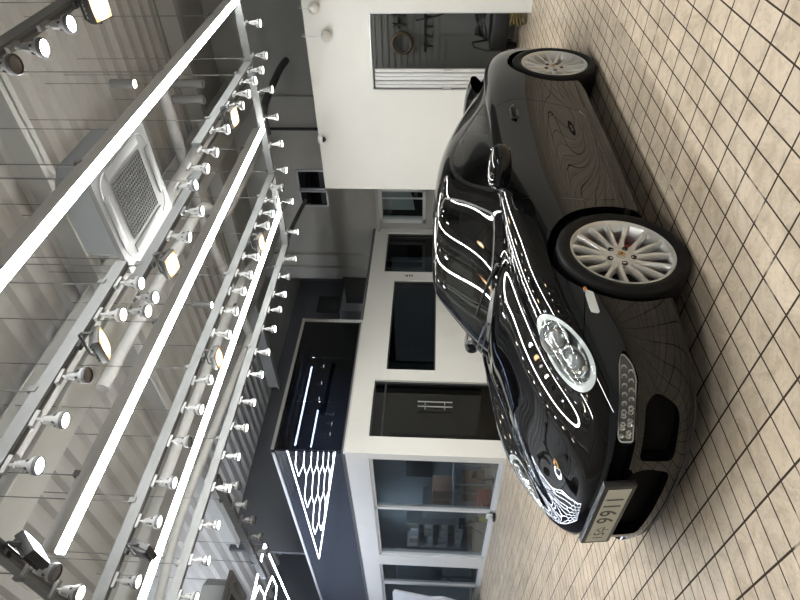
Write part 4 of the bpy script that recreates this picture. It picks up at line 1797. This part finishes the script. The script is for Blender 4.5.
def build_lights(M):
    alu, steel, darksteel, blackm = M['alu'], M['steel'], M['darksteel'], M['blackm']
    railm = principled('rail_grey', (.13, .134, .134), .5, .1)
    housem = principled('tube_housing', (.50, .50, .50), .5)
    lampw = principled('lamp_white', (.20, .20, .20), .4)
    cold = emitter('led_cold', (.975, .985, .955), LED_E)
    em_w = emitter('bulb_warm', (1.0, .88, .70), 9)
    em_c = emitter('bulb_cold', (.90, .96, 1.0), 9)
    em_d = emitter('bulb_dim', (1.0, .95, .88), 2)
    off_m = principled('bulb_off', (.16, .15, .15), .3)
    fl_w = flood_glow('flood_warm', (1.0, .86, .60), (1.0, .60, .25), 6, .45)
    fl_c = flood_glow('flood_cold', (.9, .96, 1.0), (.85, .93, 1.0), 7, 3)
    fl_d = flood_glow('flood_dim', (1.0, .72, .42), (1.0, .52, .22), 4, .30)
    dark_l = principled('flood_off', (.05, .055, .06), .3)
    wire = principled('wire', (.20, .20, .20), .4, .6)

    # ---- tracks
    def track(name, lab, a, b, wires):
        A, B = Vector(a), Vector(b)
        d = (B - A)
        ln = d.length
        d.normalize()
        nrm = Vector((-d.y, d.x, 0))
        t = thing(name, lab, 'track', tuple(A), (0, 0, math.atan2(d.y, d.x)))
        q = MB()
        q.bb(0, ln, -.027, .027, 0, .085)
        q.build('channel', railm, t, smooth=0)
        q = MB()
        q.bb(.01, ln - .01, -.009, .009, -.002, .002)
        q.build('conductor', darksteel, t, smooth=0)
        for w in wires:
            q = MB()
            q.cyl((w, 0, .085), (w, 0, CEIL - A.z), .004, 6)
            q.bb(w - .02, w + .02, -.035, .035, .06, .11)
            q.build('suspension_rod', wire, t)
        return t
    XA, XB = 1.13, 6.55
    Y = dict(A=1.01, L1=1.85, B=2.54, L2=3.34, C=4.04, L3=4.59, D=5.22)
    Z = RAIL_Z
    track('lighting_track', 'long lighting track nearest the camera, right of all the bright tubes', (XA, Y['A'], Z), (XB, Y['A'], Z), (.9, 2.4, 3.9, 5.2))
    track('lighting_track', 'near piece of the track that stops before the ceiling air conditioner', (XA, Y['B'], Z), (2.95, Y['B'], Z), (.7, 1.6))
    track('lighting_track', 'far piece of the track beyond the ceiling air conditioner', (4.62, Y['B'], Z), (XB, Y['B'], Z), (.5, 1.6))
    track('lighting_track', 'short track stepping around the left edge of the air conditioner', (2.98, 2.76, Z), (4.58, 2.76, Z), (.2, 1.4))
    track('lighting_track', 'long lighting track between the second and third bright tubes', (XA, Y['C'], Z), (XB, Y['C'], Z), (.8, 2.1, 3.4, 4.9))
    track('lighting_track', 'long lighting track left of all the bright tubes', (XA, Y['D'], Z), (XB, Y['D'], Z), (.8, 2.1, 3.4, 4.9))
    track('cross_track', 'cross track joining the far ends of the light rows', (XB + .04, .6, Z), (XB + .04, Y['D'] + .03, Z), (.4, 1.9, 3.4))
    track('cross_track', 'cross track joining the near ends of the light rows', (XA - .04, .6, Z), (XA - .04, Y['D'] + .03, Z), (1.2, 2.6, 4.0))
    track('cross_track', 'dark cross track of switched-off spotlights beyond the left light row', (2.84, 5.3, Z), (2.84, 8.0, Z), (.5, 2.2))

    # ---- linear tubes
    def tube_light(lab, y, xa, xb):
        t = thing('linear_led_light', lab, 'light', (xa, y, Z), group='linear tube lights over the car')
        ln = xb - xa
        q = MB()
        q.bb(0, ln, -.024, .024, .036, .13)
        q.build('housing', housem, t, smooth=0)
        q = MB()
        q.tube([(.005, 0, .012), (ln - .005, 0, .012)], .024, 14)
        q.build('diffuser', cold, t, smooth=60)
        k = 1.2
        while k < ln:
            q = MB()
            q.lathe([(.0255, -.004), (.0255, .004)], (k, 0, .012), 'x', 14)
            q.build('joint_ring', wire, t)
            k += 1.2
        for k in (.5, ln * .36, ln * .64, ln - .5):
            q = MB()
            q.cyl((k, 0, .13), (k, 0, CEIL - Z), .004, 6)
            q.bb(k - .02, k + .02, -.03, .03, .12, .16)
            q.build('suspension_rod', wire, t)
        return t
    tube_light('bright white tube light nearest the camera, crossing under the air conditioner', Y['L1'], 1.20, 6.50)
    tube_light('bright white tube light in the middle of the three rows', Y['L2'], 1.26, 6.50)
    tube_light('bright white tube light farthest left of the three rows', Y['L3'], 1.25, 6.50)

    for i, (y_, xa, xb, lab) in enumerate(((0.3, -4.2, 0.3, 'unseen tube light added behind the camera to brighten the near floor'),)):
        tube_light(lab, y_, xa, xb)  # out-of-view tube, added to brighten the floor nearest the camera

    gal = emitter('mirrored_glow', (1.0, 1.0, .97), 14)  # added glowing strips imitate light lines mirrored in the gallery glass
    for (xa, xb, y_, z_, lab) in ((5.25, 7.0, 8.6, 3.56, 'upper added strip standing in for a tube reflected in the gallery glass'), (5.35, 6.13, 8.8, 3.325, 'lower added strip standing in for a tube reflected in the gallery glass')):
        t = thing('reflection_strip', lab, 'light', (xa, y_, z_))
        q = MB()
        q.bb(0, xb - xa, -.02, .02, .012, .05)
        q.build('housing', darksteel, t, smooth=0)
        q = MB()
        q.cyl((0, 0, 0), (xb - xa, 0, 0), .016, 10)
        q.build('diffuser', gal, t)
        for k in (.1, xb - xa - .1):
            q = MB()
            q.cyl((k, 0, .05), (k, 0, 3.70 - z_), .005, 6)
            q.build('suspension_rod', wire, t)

    # ---- spotlights (prototype hangs under its mount at local z=0)
    protos = {}
    fp, bp_ = [], []

    def spot_proto(kind, mat):
        t = thing('track_spotlight', '', 'spotlight', (0, 0, -20))
        q = MB()
        q.bb(-.05, .05, -.014, .014, -.024, 0)
        q.build('adapter', lampw, t, smooth=0)
        q = MB()
        q.cyl((0, 0, -.02), (0, 0, -.06), .010, 10)
        q.tube([(.018, 0, -.055), (.024, 0, -.075), (.030, .0, -.112)], .0045, 6)
        q.tube([(-.018, 0, -.055), (-.024, 0, -.075), (-.030, .0, -.112)], .0045, 6)
        q.bb(-.02, .02, -.008, .008, -.062, -.05)
        q.build('yoke', lampw, t)
        q = MB()
        q.lathe([(.001, -.060), (.016, -.060), (.021, -.068), (.024, -.095), (.029, -.118), (.036, -.132), (.0375, -.140), (.046, -.142), (.0475, -.150), (.0475, -.172), (.044, -.176), (.0425, -.1755), (.041, -.166), (.020, -.160)], (0, 0, 0), 'z', 24)
        q.build('lamp_head', lampw, t)
        q = MB()
        for k in range(5):
            a = 2 * PI * k / 5
            q.tube([(.029 * math.cos(a), .029 * math.sin(a), -.115), (.035 * math.cos(a), .035 * math.sin(a), -.130)], .006, 6)
        q.build('vent_slots', blackm, t)
        q = MB()
        q.lathe([(.0478, -.158), (.0483, -.173), (.0445, -.1775), (.0405, -.1768), (.0405, -.170)], (0, 0, 0), 'z', 24)
        q.build('lamp_rim', darksteel, t)
        q = MB()
        q.lathe([(.0405, -.1705), (.030, -.1735), (.015, -.175), (.0005, -.1755)], (0, 0, 0), 'z', 24)
        q.build('bulb_face', mat, t, smooth=60)
        protos[kind] = freeze(t)
        return t
    for k, m in (('warm', em_w), ('cold', em_c), ('dim', em_d), ('off', off_m)):
        spot_proto(k, m)
    used = set()
    random.seed(21)
    state = {'warm': 'lit warm', 'cold': 'lit cool', 'dim': 'faintly lit', 'off': 'unlit'}

    def place(kind, pos, lab, tilt=(0, 0)):
        p = protos[kind]
        loc = tuple(pos)
        rot = (tilt[0], tilt[1], 0)
        if kind not in used:
            used.add(kind)
            p.location = loc
            p.rotation_euler = rot
            p['label'] = lab
            p['group'] = 'track spotlights'
            return p
        return copy_tree(p, loc, rot, lab, 'track spotlights')
    ordn = ['first', 'second', 'third', 'fourth', 'fifth', 'sixth', 'seventh', 'eighth', 'ninth', 'tenth', 'eleventh', 'twelfth', 'thirteenth', 'fourteenth', 'fifteenth', 'sixteenth', 'seventeenth', 'eighteenth', 'nineteenth']

    def row(key, where, yline, rail_px, items, skew=(0, 0)):
        """items: (image row of the lamp, kind); rail_px gives the rail's image column for an image row"""
        for i, (py, kind) in enumerate(items):
            p = at_z(rail_px(py), py, Z)
            pos = (p.x, yline, Z)
            tl = (random.uniform(-.10, .10), random.uniform(-.08, .08))
            place(kind, pos, '%s spotlight, %s from far end of %s' % (state[kind], ordn[i], where), tl)
    pxl = lambda y, x0, y0, s: x0 + s * (y - y0)
    row('A', 'the track nearest the camera', Y['A'], lambda y: 80 - 1.48 * y, [(26, 'cold'), (47, 'warm'), (66, 'off'), (88, 'warm')])
    row('B1', 'the track beyond the air conditioner', Y['B'], lambda y: 252 - .604 * (y - 63), [(70, 'warm'), (82, 'cold'), (94, 'warm'), (105, 'dim'), (131, 'warm'), (151, 'dim'), (168, 'warm'), (188, 'cold')])
    row('BJ', 'the short track beside the air conditioner', 2.76, lambda y: 176 - .727 * (y - 218), [(210, 'warm'), (231, 'warm'), (285, 'cold'), (297, 'warm')])
    row('B2', 'the track before the air conditioner', Y['B'], lambda y: 252 - .604 * (y - 63), [(285, 'cold'), (317, 'warm'), (380, 'off'), (422, 'warm'), (468, 'cold')])
    row('C', 'the track between the second and third tubes', Y['C'], lambda y: 274 - .40 * (y - 176), [(185, 'off'), (199, 'warm'), (212, 'cold'), (225, 'dim'), (255, 'warm'), (272, 'cold'), (290, 'warm'), (310, 'dim'), (332, 'cold'), (380, 'dim'), (406, 'warm'), (440, 'off'), (480, 'cold'), (520, 'dim'), (579, 'warm')])
    row('D', 'the track left of all the tubes', Y['D'], lambda y: 289 - .31 * (y - 242), [(259, 'dim'), (276, 'off'), (294, 'warm'), (310, 'dim'), (329, 'cold'), (352, 'warm'), (374, 'cold'), (401, 'warm'), (427, 'warm'), (456, 'cold'), (488, 'warm'), (526, 'cold'), (561, 'warm'), (597, 'dim')])
    # on the cross tracks
    for i, (px_, py, kind) in enumerate([(241, 28, 'warm'), (249, 59, 'warm'), (257, 93, 'warm'), (262, 121, 'dim'), (267, 150, 'warm'), (271, 176, 'warm'), (277, 210, 'cold'), (285, 236, 'dim')]):
        p = at_z(px_, py, Z)
        place(kind, (XB + .04, p.y, Z), '%s spotlight, %s from right end of the far cross track' % (state[kind], ordn[i]), (random.uniform(-.1, .1), random.uniform(-.1, .1)))
    for i, (px_, py, kind) in enumerate([(28, 562, 'off'), (55, 584, 'warm')]):
        p = at_z(px_, py, Z)
        place(kind, (XA - .04, p.y, Z), '%s spotlight, %s beside the black floodlight on the near cross track' % (state[kind], ordn[i]), (.12, .12) if i == 0 else (0, .1))
    for i, py in enumerate([489, 506, 520, 535, 548]):
        p = at_z(217 + 45 / 80 * (py - 480), py, Z)
        place('off', (2.84, p.y, Z), 'unlit spotlight, %s from the near end of the dark cross track' % ordn[i])

    for i, (x_, z_) in enumerate(((7.03, 3.50), (6.62, 3.48), (6.25, 3.47), (6.15, 3.22), (5.92, 3.22), (5.70, 3.22))):  # added lamps behind the pane imitate spotlights mirrored in it
        place('warm' if i != 3 else 'dim', (x_, 8.6 if i < 3 else 8.92, z_), '%s added spotlight from the right, imitating a reflected lamp in the gallery glass' % ordn[i])

    # ---- floodlights
    fproto = {}

    def flood_proto(kind, mat):
        t = thing('floodlight', '', 'floodlight', (0, 0, -20))
        q = MB()
        q.bb(-.03, .03, -.02, .02, -.022, 0)
        q.cyl((0, 0, -.01), (0, 0, -.035), .012, 10)
        q.tube([(0, -.105, -.125), (0, -.105, -.06), (0, -.085, -.035), (0, .085, -.035), (0, .105, -.06), (0, .105, -.125)], .008, 6)
        q.build('bracket', blackm, t)
        q = MB()
        q.rbox((0, 0, -.135), (.15, .185, .045), .006, 2)
        for k in range(7):
            q.bb(-.065, .065, -.072 + .024 * k - .003, -.072 + .024 * k + .003, -.115, -.095)
        b = q.build('housing', blackm, t, smooth=30)
        q = MB()
        q.rbox((0, 0, -.1585), (.130, .165, .006), .002, 1)
        q.build('lamp_panel', mat, t, smooth=0)
        fproto[kind] = freeze(t)
    for k, m in (('warm', fl_w), ('cold', fl_c), ('dim', fl_d), ('off', dark_l)):
        flood_proto(k, m)
    fused = set()

    def tilt_head(t, rot):
        R_ = Euler(rot).to_matrix()
        pv = Vector((0, 0, -.125))
        for ch in COL.objects:
            if ch.parent == t and ch.name.split('.')[0] in ('housing', 'lamp_panel'):
                ch.rotation_euler = rot
                ch.location = pv - R_ @ pv

    def flood(kind, pos, rot, lab):
        t = flood_(kind, pos, (0, 0, 0), lab)
        tilt_head(t, rot)
        return t

    def flood_(kind, pos, rot, lab):
        p = fproto[kind]
        if kind not in fused:
            fused.add(kind)
            p.location = pos
            p.rotation_euler = rot
            p['label'] = lab
            p['group'] = 'floodlights on the tracks'
            return p
        return copy_tree(p, pos, rot, lab, 'floodlights on the tracks')

    def on(x_, y_, yl):
        p = at_z(x_, y_, Z)
        return (p.x, yl, Z)
    rB = lambda y: 252 - .604 * (y - 63)
    rC = lambda y: 274 - .40 * (y - 176)
    flood('warm', on(75, 6, Y['A']), (0, .3, 0), 'lit warm black floodlight on the track nearest the camera')
    flood('warm', on(149, 255, 2.76), (0, .2, 0), 'lit warm black floodlight by the corner of the air conditioner')
    flood('warm', on(rB(347), 347, Y['B']), (0, -.4, 0), 'lit black floodlight tilted sideways between two white spotlights')
    flood('warm', on(rB(117), 117, Y['B']), (0, .15, 0), 'lit black floodlight on the far track piece')
    flood('dim', on(rC(241), 241, Y['C']), (0, .1, 0), 'lit amber floodlight at the far part of the track between the tubes')
    flood('dim', on(rC(356), 356, Y['C']), (0, .0, 0), 'lit amber floodlight at the middle of the track between the tubes')
    flood('off', on(rC(549), 549, Y['C']), (0, -1.25, 0), 'unlit black floodlight turned away on the track between the tubes')
    flood('cold', (XA - .04, at_z(12, 541, Z).y, Z), (0, -.85, 0), 'lit cool black floodlight on the near cross track')

    # ---- ceiling air conditioner
    def aircon(lab, c, group=None):
        t = thing('ceiling_air_conditioner', lab, 'air conditioner', c)
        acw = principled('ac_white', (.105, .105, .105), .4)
        q = MB()
        P = rounded([(-.485, -.46), (.485, -.46), (.485, .46), (-.485, .46)], .03, 4)
        q.prism([tuple(p) for p in P], (0, 0, 0), (1, 0, 0), (0, 1, 0), (0, 0, .04))
        pn = q.build('panel', acw, t, smooth=30)
        q = MB()
        P = rounded([(-.42, -.38), (.42, -.38), (.42, .38), (-.42, .38)], .16, 8)
        q.tube([(a, b, -.002) for a, b in P], .005, 6, closed=True)
        q.build('panel_line', principled('ac_line', (.25, .25, .25), .5), pn)
        for s in (-1, 1):
            q = MB()
            q.rbox((0, s * .345, -.004), (.58, .085, .012), .005, 2)
            q.build('louvre', acw, pn)
            q = MB()
            q.rbox((s * .40, 0, -.004), (.075, .44, .012), .005, 2)
            q.build('louvre', acw, pn)
        q = MB()
        q.bb(-.26, .26, -.26, .26, -.003, 0)
        gr = q.build('intake', blackm, t, smooth=0)
        q = MB()
        for k in range(17):
            u = -.26 + .52 * k / 16
            q.bb(u - .004, u + .004, -.26, .26, -.010, -.002)
            q.bb(-.26, .26, u - .004, u + .004, -.010, -.002)
        q.build('grille', principled('ac_grille', (.05, .05, .05), .5), t, smooth=0)
        q = MB()
        P = [(-.30, -.42), (.30, -.42), (.42, -.30), (.42, .30), (.30, .42), (-.30, .42), (-.42, .30), (-.42, -.30)]
        q.prism(P, (0, 0, .04), (1, 0, 0), (0, 1, 0), (0, 0, .30))
        q.build('casing', principled('ac_casing', (.24, .25, .26), .45, .5), t, smooth=0)
        for sx in (-1, 1):
            for sy in (-1, 1):
                q = MB()
                q.cyl((sx * .38, sy * .38, .1), (sx * .38, sy * .38, CEIL - c[2]), .004, 6)
                q.build('hanger', wire, t)
        return t
    aircon('white square ceiling air conditioner with black grille above the nearest tube', (3.86, 2.565, 3.72))
    p = at_z(232, 570, 3.72)
    aircon('second ceiling air conditioner beside the dark cross track, near the hexagon lights', (p.x - .475, p.y + .475, 3.72))

    # ---- hexagon light panel
    t = thing('hexagon_light', 'large honeycomb of white light strips hanging left of the light rows', 'light', (0, 0, 3.99))
    hexm = emitter('hex_cold', (.80, .87, 1.0), 11)
    X1, Y0, Y1, X0 = 3.94, 9.62, 14.9, .1
    q = MB()
    for a, b in (((X1, Y0), (X1, Y1)), ((X1, Y1), (X0, Y1)), ((X0, Y1), (X0, Y0)), ((X0, Y0), (X1, Y0))):
        q.tube([(a[0], a[1], 0), (b[0], b[1], 0)], .013, 8)
    q.build('border_strip', hexm, t, smooth=60)
    s_ = .47
    q = MB()
    h_ = s_ * math.sqrt(3) / 2
    cx0 = X0 + h_
    r_ = 0
    seen = set()

    def seg(a, b):
        ka = (round(a[0], 3), round(a[1], 3))
        kb = (round(b[0], 3), round(b[1], 3))
        k = (min(ka, kb), max(ka, kb))
        if k in seen:
            return
        seen.add(k)
        q.cyl((a[0], a[1], 0), (b[0], b[1], 0), .009, 6)
    yy = Y0 + s_
    while yy + s_ < Y1 + .3:
        n_ = 0
        xx = X0 + h_ + (h_ if r_ % 2 else 0)
        while xx + h_ < X1 + .05:
            v = [(xx + s_ * math.sin(math.radians(60 * k)), yy + s_ * math.cos(math.radians(60 * k))) for k in range(6)]
            v = [(min(max(a, X0), X1), min(max(b, Y0), Y1)) for a, b in v]
            for k in range(6):
                seg(v[k], v[(k + 1) % 6])
            xx += 2 * h_
        yy += 1.5 * s_
        r_ += 1
    q.build('honeycomb_strip', hexm, t, smooth=60)
    for (a, b) in ((X1, Y0), (X1, Y1), (X0, Y0), (X0, Y1), (2, Y0), (2, Y1)):
        q = MB()
        q.cyl((a, b, .02), (a, b, CEIL - 3.99), .004, 6)
        q.build('suspension_rod', wire, t)

    # ---- beams, pipes and small ceiling lamps
    def beam(name, y, z, w=.20, h=.28, x0=-5.5, x1=10.9):
        q = MB()
        q.bb(x0, x1, y - w / 2, y + w / 2, z, z + .02)
        q.bb(x0, x1, y - w / 2, y + w / 2, z + h - .02, z + h)
        q.bb(x0, x1, y - .01, y + .01, z, z + h)
        struct(q.build(name, steel, smooth=0))
    for i, (y_, z_, w_) in enumerate(((4.75, 4.9, .42), (.35, 4.95, .30), (8.10, 4.95, .42), (-2.6, 4.95, .3))):
        beam('trim_%d' % (4 + i), y_, z_, w_, .5)
    for i, x_ in enumerate((9.05, 4.9, .6)):
        q = MB()
        w_ = .16
        q.bb(x_ - w_ / 2, x_ + w_ / 2, -4.5, 12, 5.20, 5.22)
        q.bb(x_ - .01, x_ + .01, -4.5, 12, 5.20, CEIL)
        struct(q.build('trim_%d' % (8 + i), steel, smooth=0))
    insul = noisy(principled('pipe_lagging', (.40, .40, .39), .8), 12, .06)

    def pipe(lab, pts, r, m=insul, n=6):
        q = MB()
        q.tube([tuple(p) for p in smooth_poly(pts, n, False)], r, 14)
        tag(q.build('ceiling_pipe', m, smooth=60), lab, 'pipe')
    pipe('thick grey lagged pipe running along the hall behind the second tube', [(2.2, 3.9, 4.55), (4.2, 3.9, 4.55), (6.2, 3.9, 4.55), (8.6, 3.9, 4.55)], .085)
    pipe('thinner lagged pipe just below the thick one', [(3.2, 4.35, 4.42), (5.6, 4.35, 4.42), (6.4, 4.45, 4.42), (7.1, 5.0, 4.42), (9.8, 5.05, 4.42)], .065)
    pipe('lagged pipe bending across the hall above the cross track', [(6.9, 3.0, 4.75), (6.9, 4.2, 4.75), (6.9, 5.4, 4.75), (7.0, 6.3, 4.7), (7.2, 8.0, 4.7)], .075)
    pipe('lagged pipe above the track left of all the tubes', [(3.4, 6.6, 4.6), (5.2, 6.6, 4.6), (7.0, 6.6, 4.6), (8.4, 6.9, 4.6), (10.6, 7.2, 4.6)], .075)
    pipe('grey pipe sloping towards the glass parapet', [(2.2, 7.4, 4.5), (3.2, 7.2, 4.5), (4.6, 7.3, 4.5), (6.8, 7.5, 4.5)], .06)
    pipe('dark duct crossing in front of the high windows', [(10.2, 3.9, 3.95), (9.7, 3.9, 3.98), (8.5, 4.0, 3.98), (8.42, 4.4, 3.98)], .06, darksteel)
    pipe('dark diagonal pipe rising to the high windows', [(10.75, 7.25, 4.15), (9.6, 7.4, 4.35), (8.3, 7.65, 4.45), (6.6, 7.9, 4.5)], .045, darksteel)
    pipe('black upright pipe on the end wall behind the partition', [(10.82, 5.54, 3.4), (10.82, 5.54, 3.9), (10.82, 5.54, 4.4), (10.82, 5.54, 4.75)], .03, blackm)

    def can(lab, pos, lit, ln=.26, r=.05):
        t = thing('ceiling_downlight', lab, 'downlight', pos)
        q = MB()
        q.lathe([(.001, ln), (r, ln), (r, 0), (r * .9, 0), (r * .88, .02), (.001, .03)], (0, 0, 0), 'z', 20)
        q.build('can', lampw, t)
        q = MB()
        q.lathe([(r * .86, .004), (.001, .003)], (0, 0, 0), 'z', 20)
        q.build('bulb', em_w if lit else off_m, t)
        q = MB()
        q.cyl((0, 0, ln), (0, 0, CEIL - pos[2]), .004, 6)
        q.build('stem', wire, t)
    p = at_z(135, 84, 4.5)
    can('lit white can downlight hanging above the nearest tube', tuple(p), True)
    p = at_z(212, 305, 4.4)
    can('lit white can downlight hanging between the second and third tubes', tuple(p), True)
    p = at_z(331, 210, 3.9)
    can('white can lamp hanging in front of the high windows', tuple(p), True, .22, .06)
    for (x_, y_, lab) in ((203, 84, 'upper of the two white drop cylinders near the first tube'), (204, 100, 'lower of the two white drop cylinders near the first tube')):
        p = at_z(x_, y_, 4.3)
        can(lab, tuple(p), False, .42, .055)


# ================================================================== light sources beyond the frame, camera, world
LED_E = 28.0


def main():
    M = build_room()
    build_lights(M)
    make_car((2.25, 2.65, 0), math.radians(1.0))
    w = bpy.data.worlds.new('world')
    SC.world = w
    w.use_nodes = True
    w.node_tree.nodes['Background'].inputs[0].default_value = (.75, .78, .80, 1)
    w.node_tree.nodes['Background'].inputs[1].default_value = .10
    cam = bpy.data.cameras.new('camera')
    cam.sensor_fit = 'HORIZONTAL'
    cam.sensor_width = 36
    cam.lens = 36 * F_PX / 800
    cam.clip_start = .02
    co = bpy.data.objects.new('camera', cam)
    COL.objects.link(co)
    q = CAM_R.to_quaternion()
    q.normalize()
    co.rotation_mode = 'QUATERNION'
    co.rotation_quaternion = q
    co.location = (0, 0, CAM_H)
    SC.camera = co
    vs = SC.view_settings
    vs.view_transform = 'Standard'
    vs.look = 'None'
    vs.gamma = 1
    vs.exposure = 1.9
    vs.use_curve_mapping = False
    SC.cycles.use_denoising = True
    SC.cycles.max_bounces = 8
    SC.cycles.glossy_bounces = 5
    SC.cycles.transparent_max_bounces = 12
    SC.cycles.caustics_reflective = False
    SC.cycles.caustics_refractive = False
    SC.cycles.sample_clamp_indirect = 6


main()
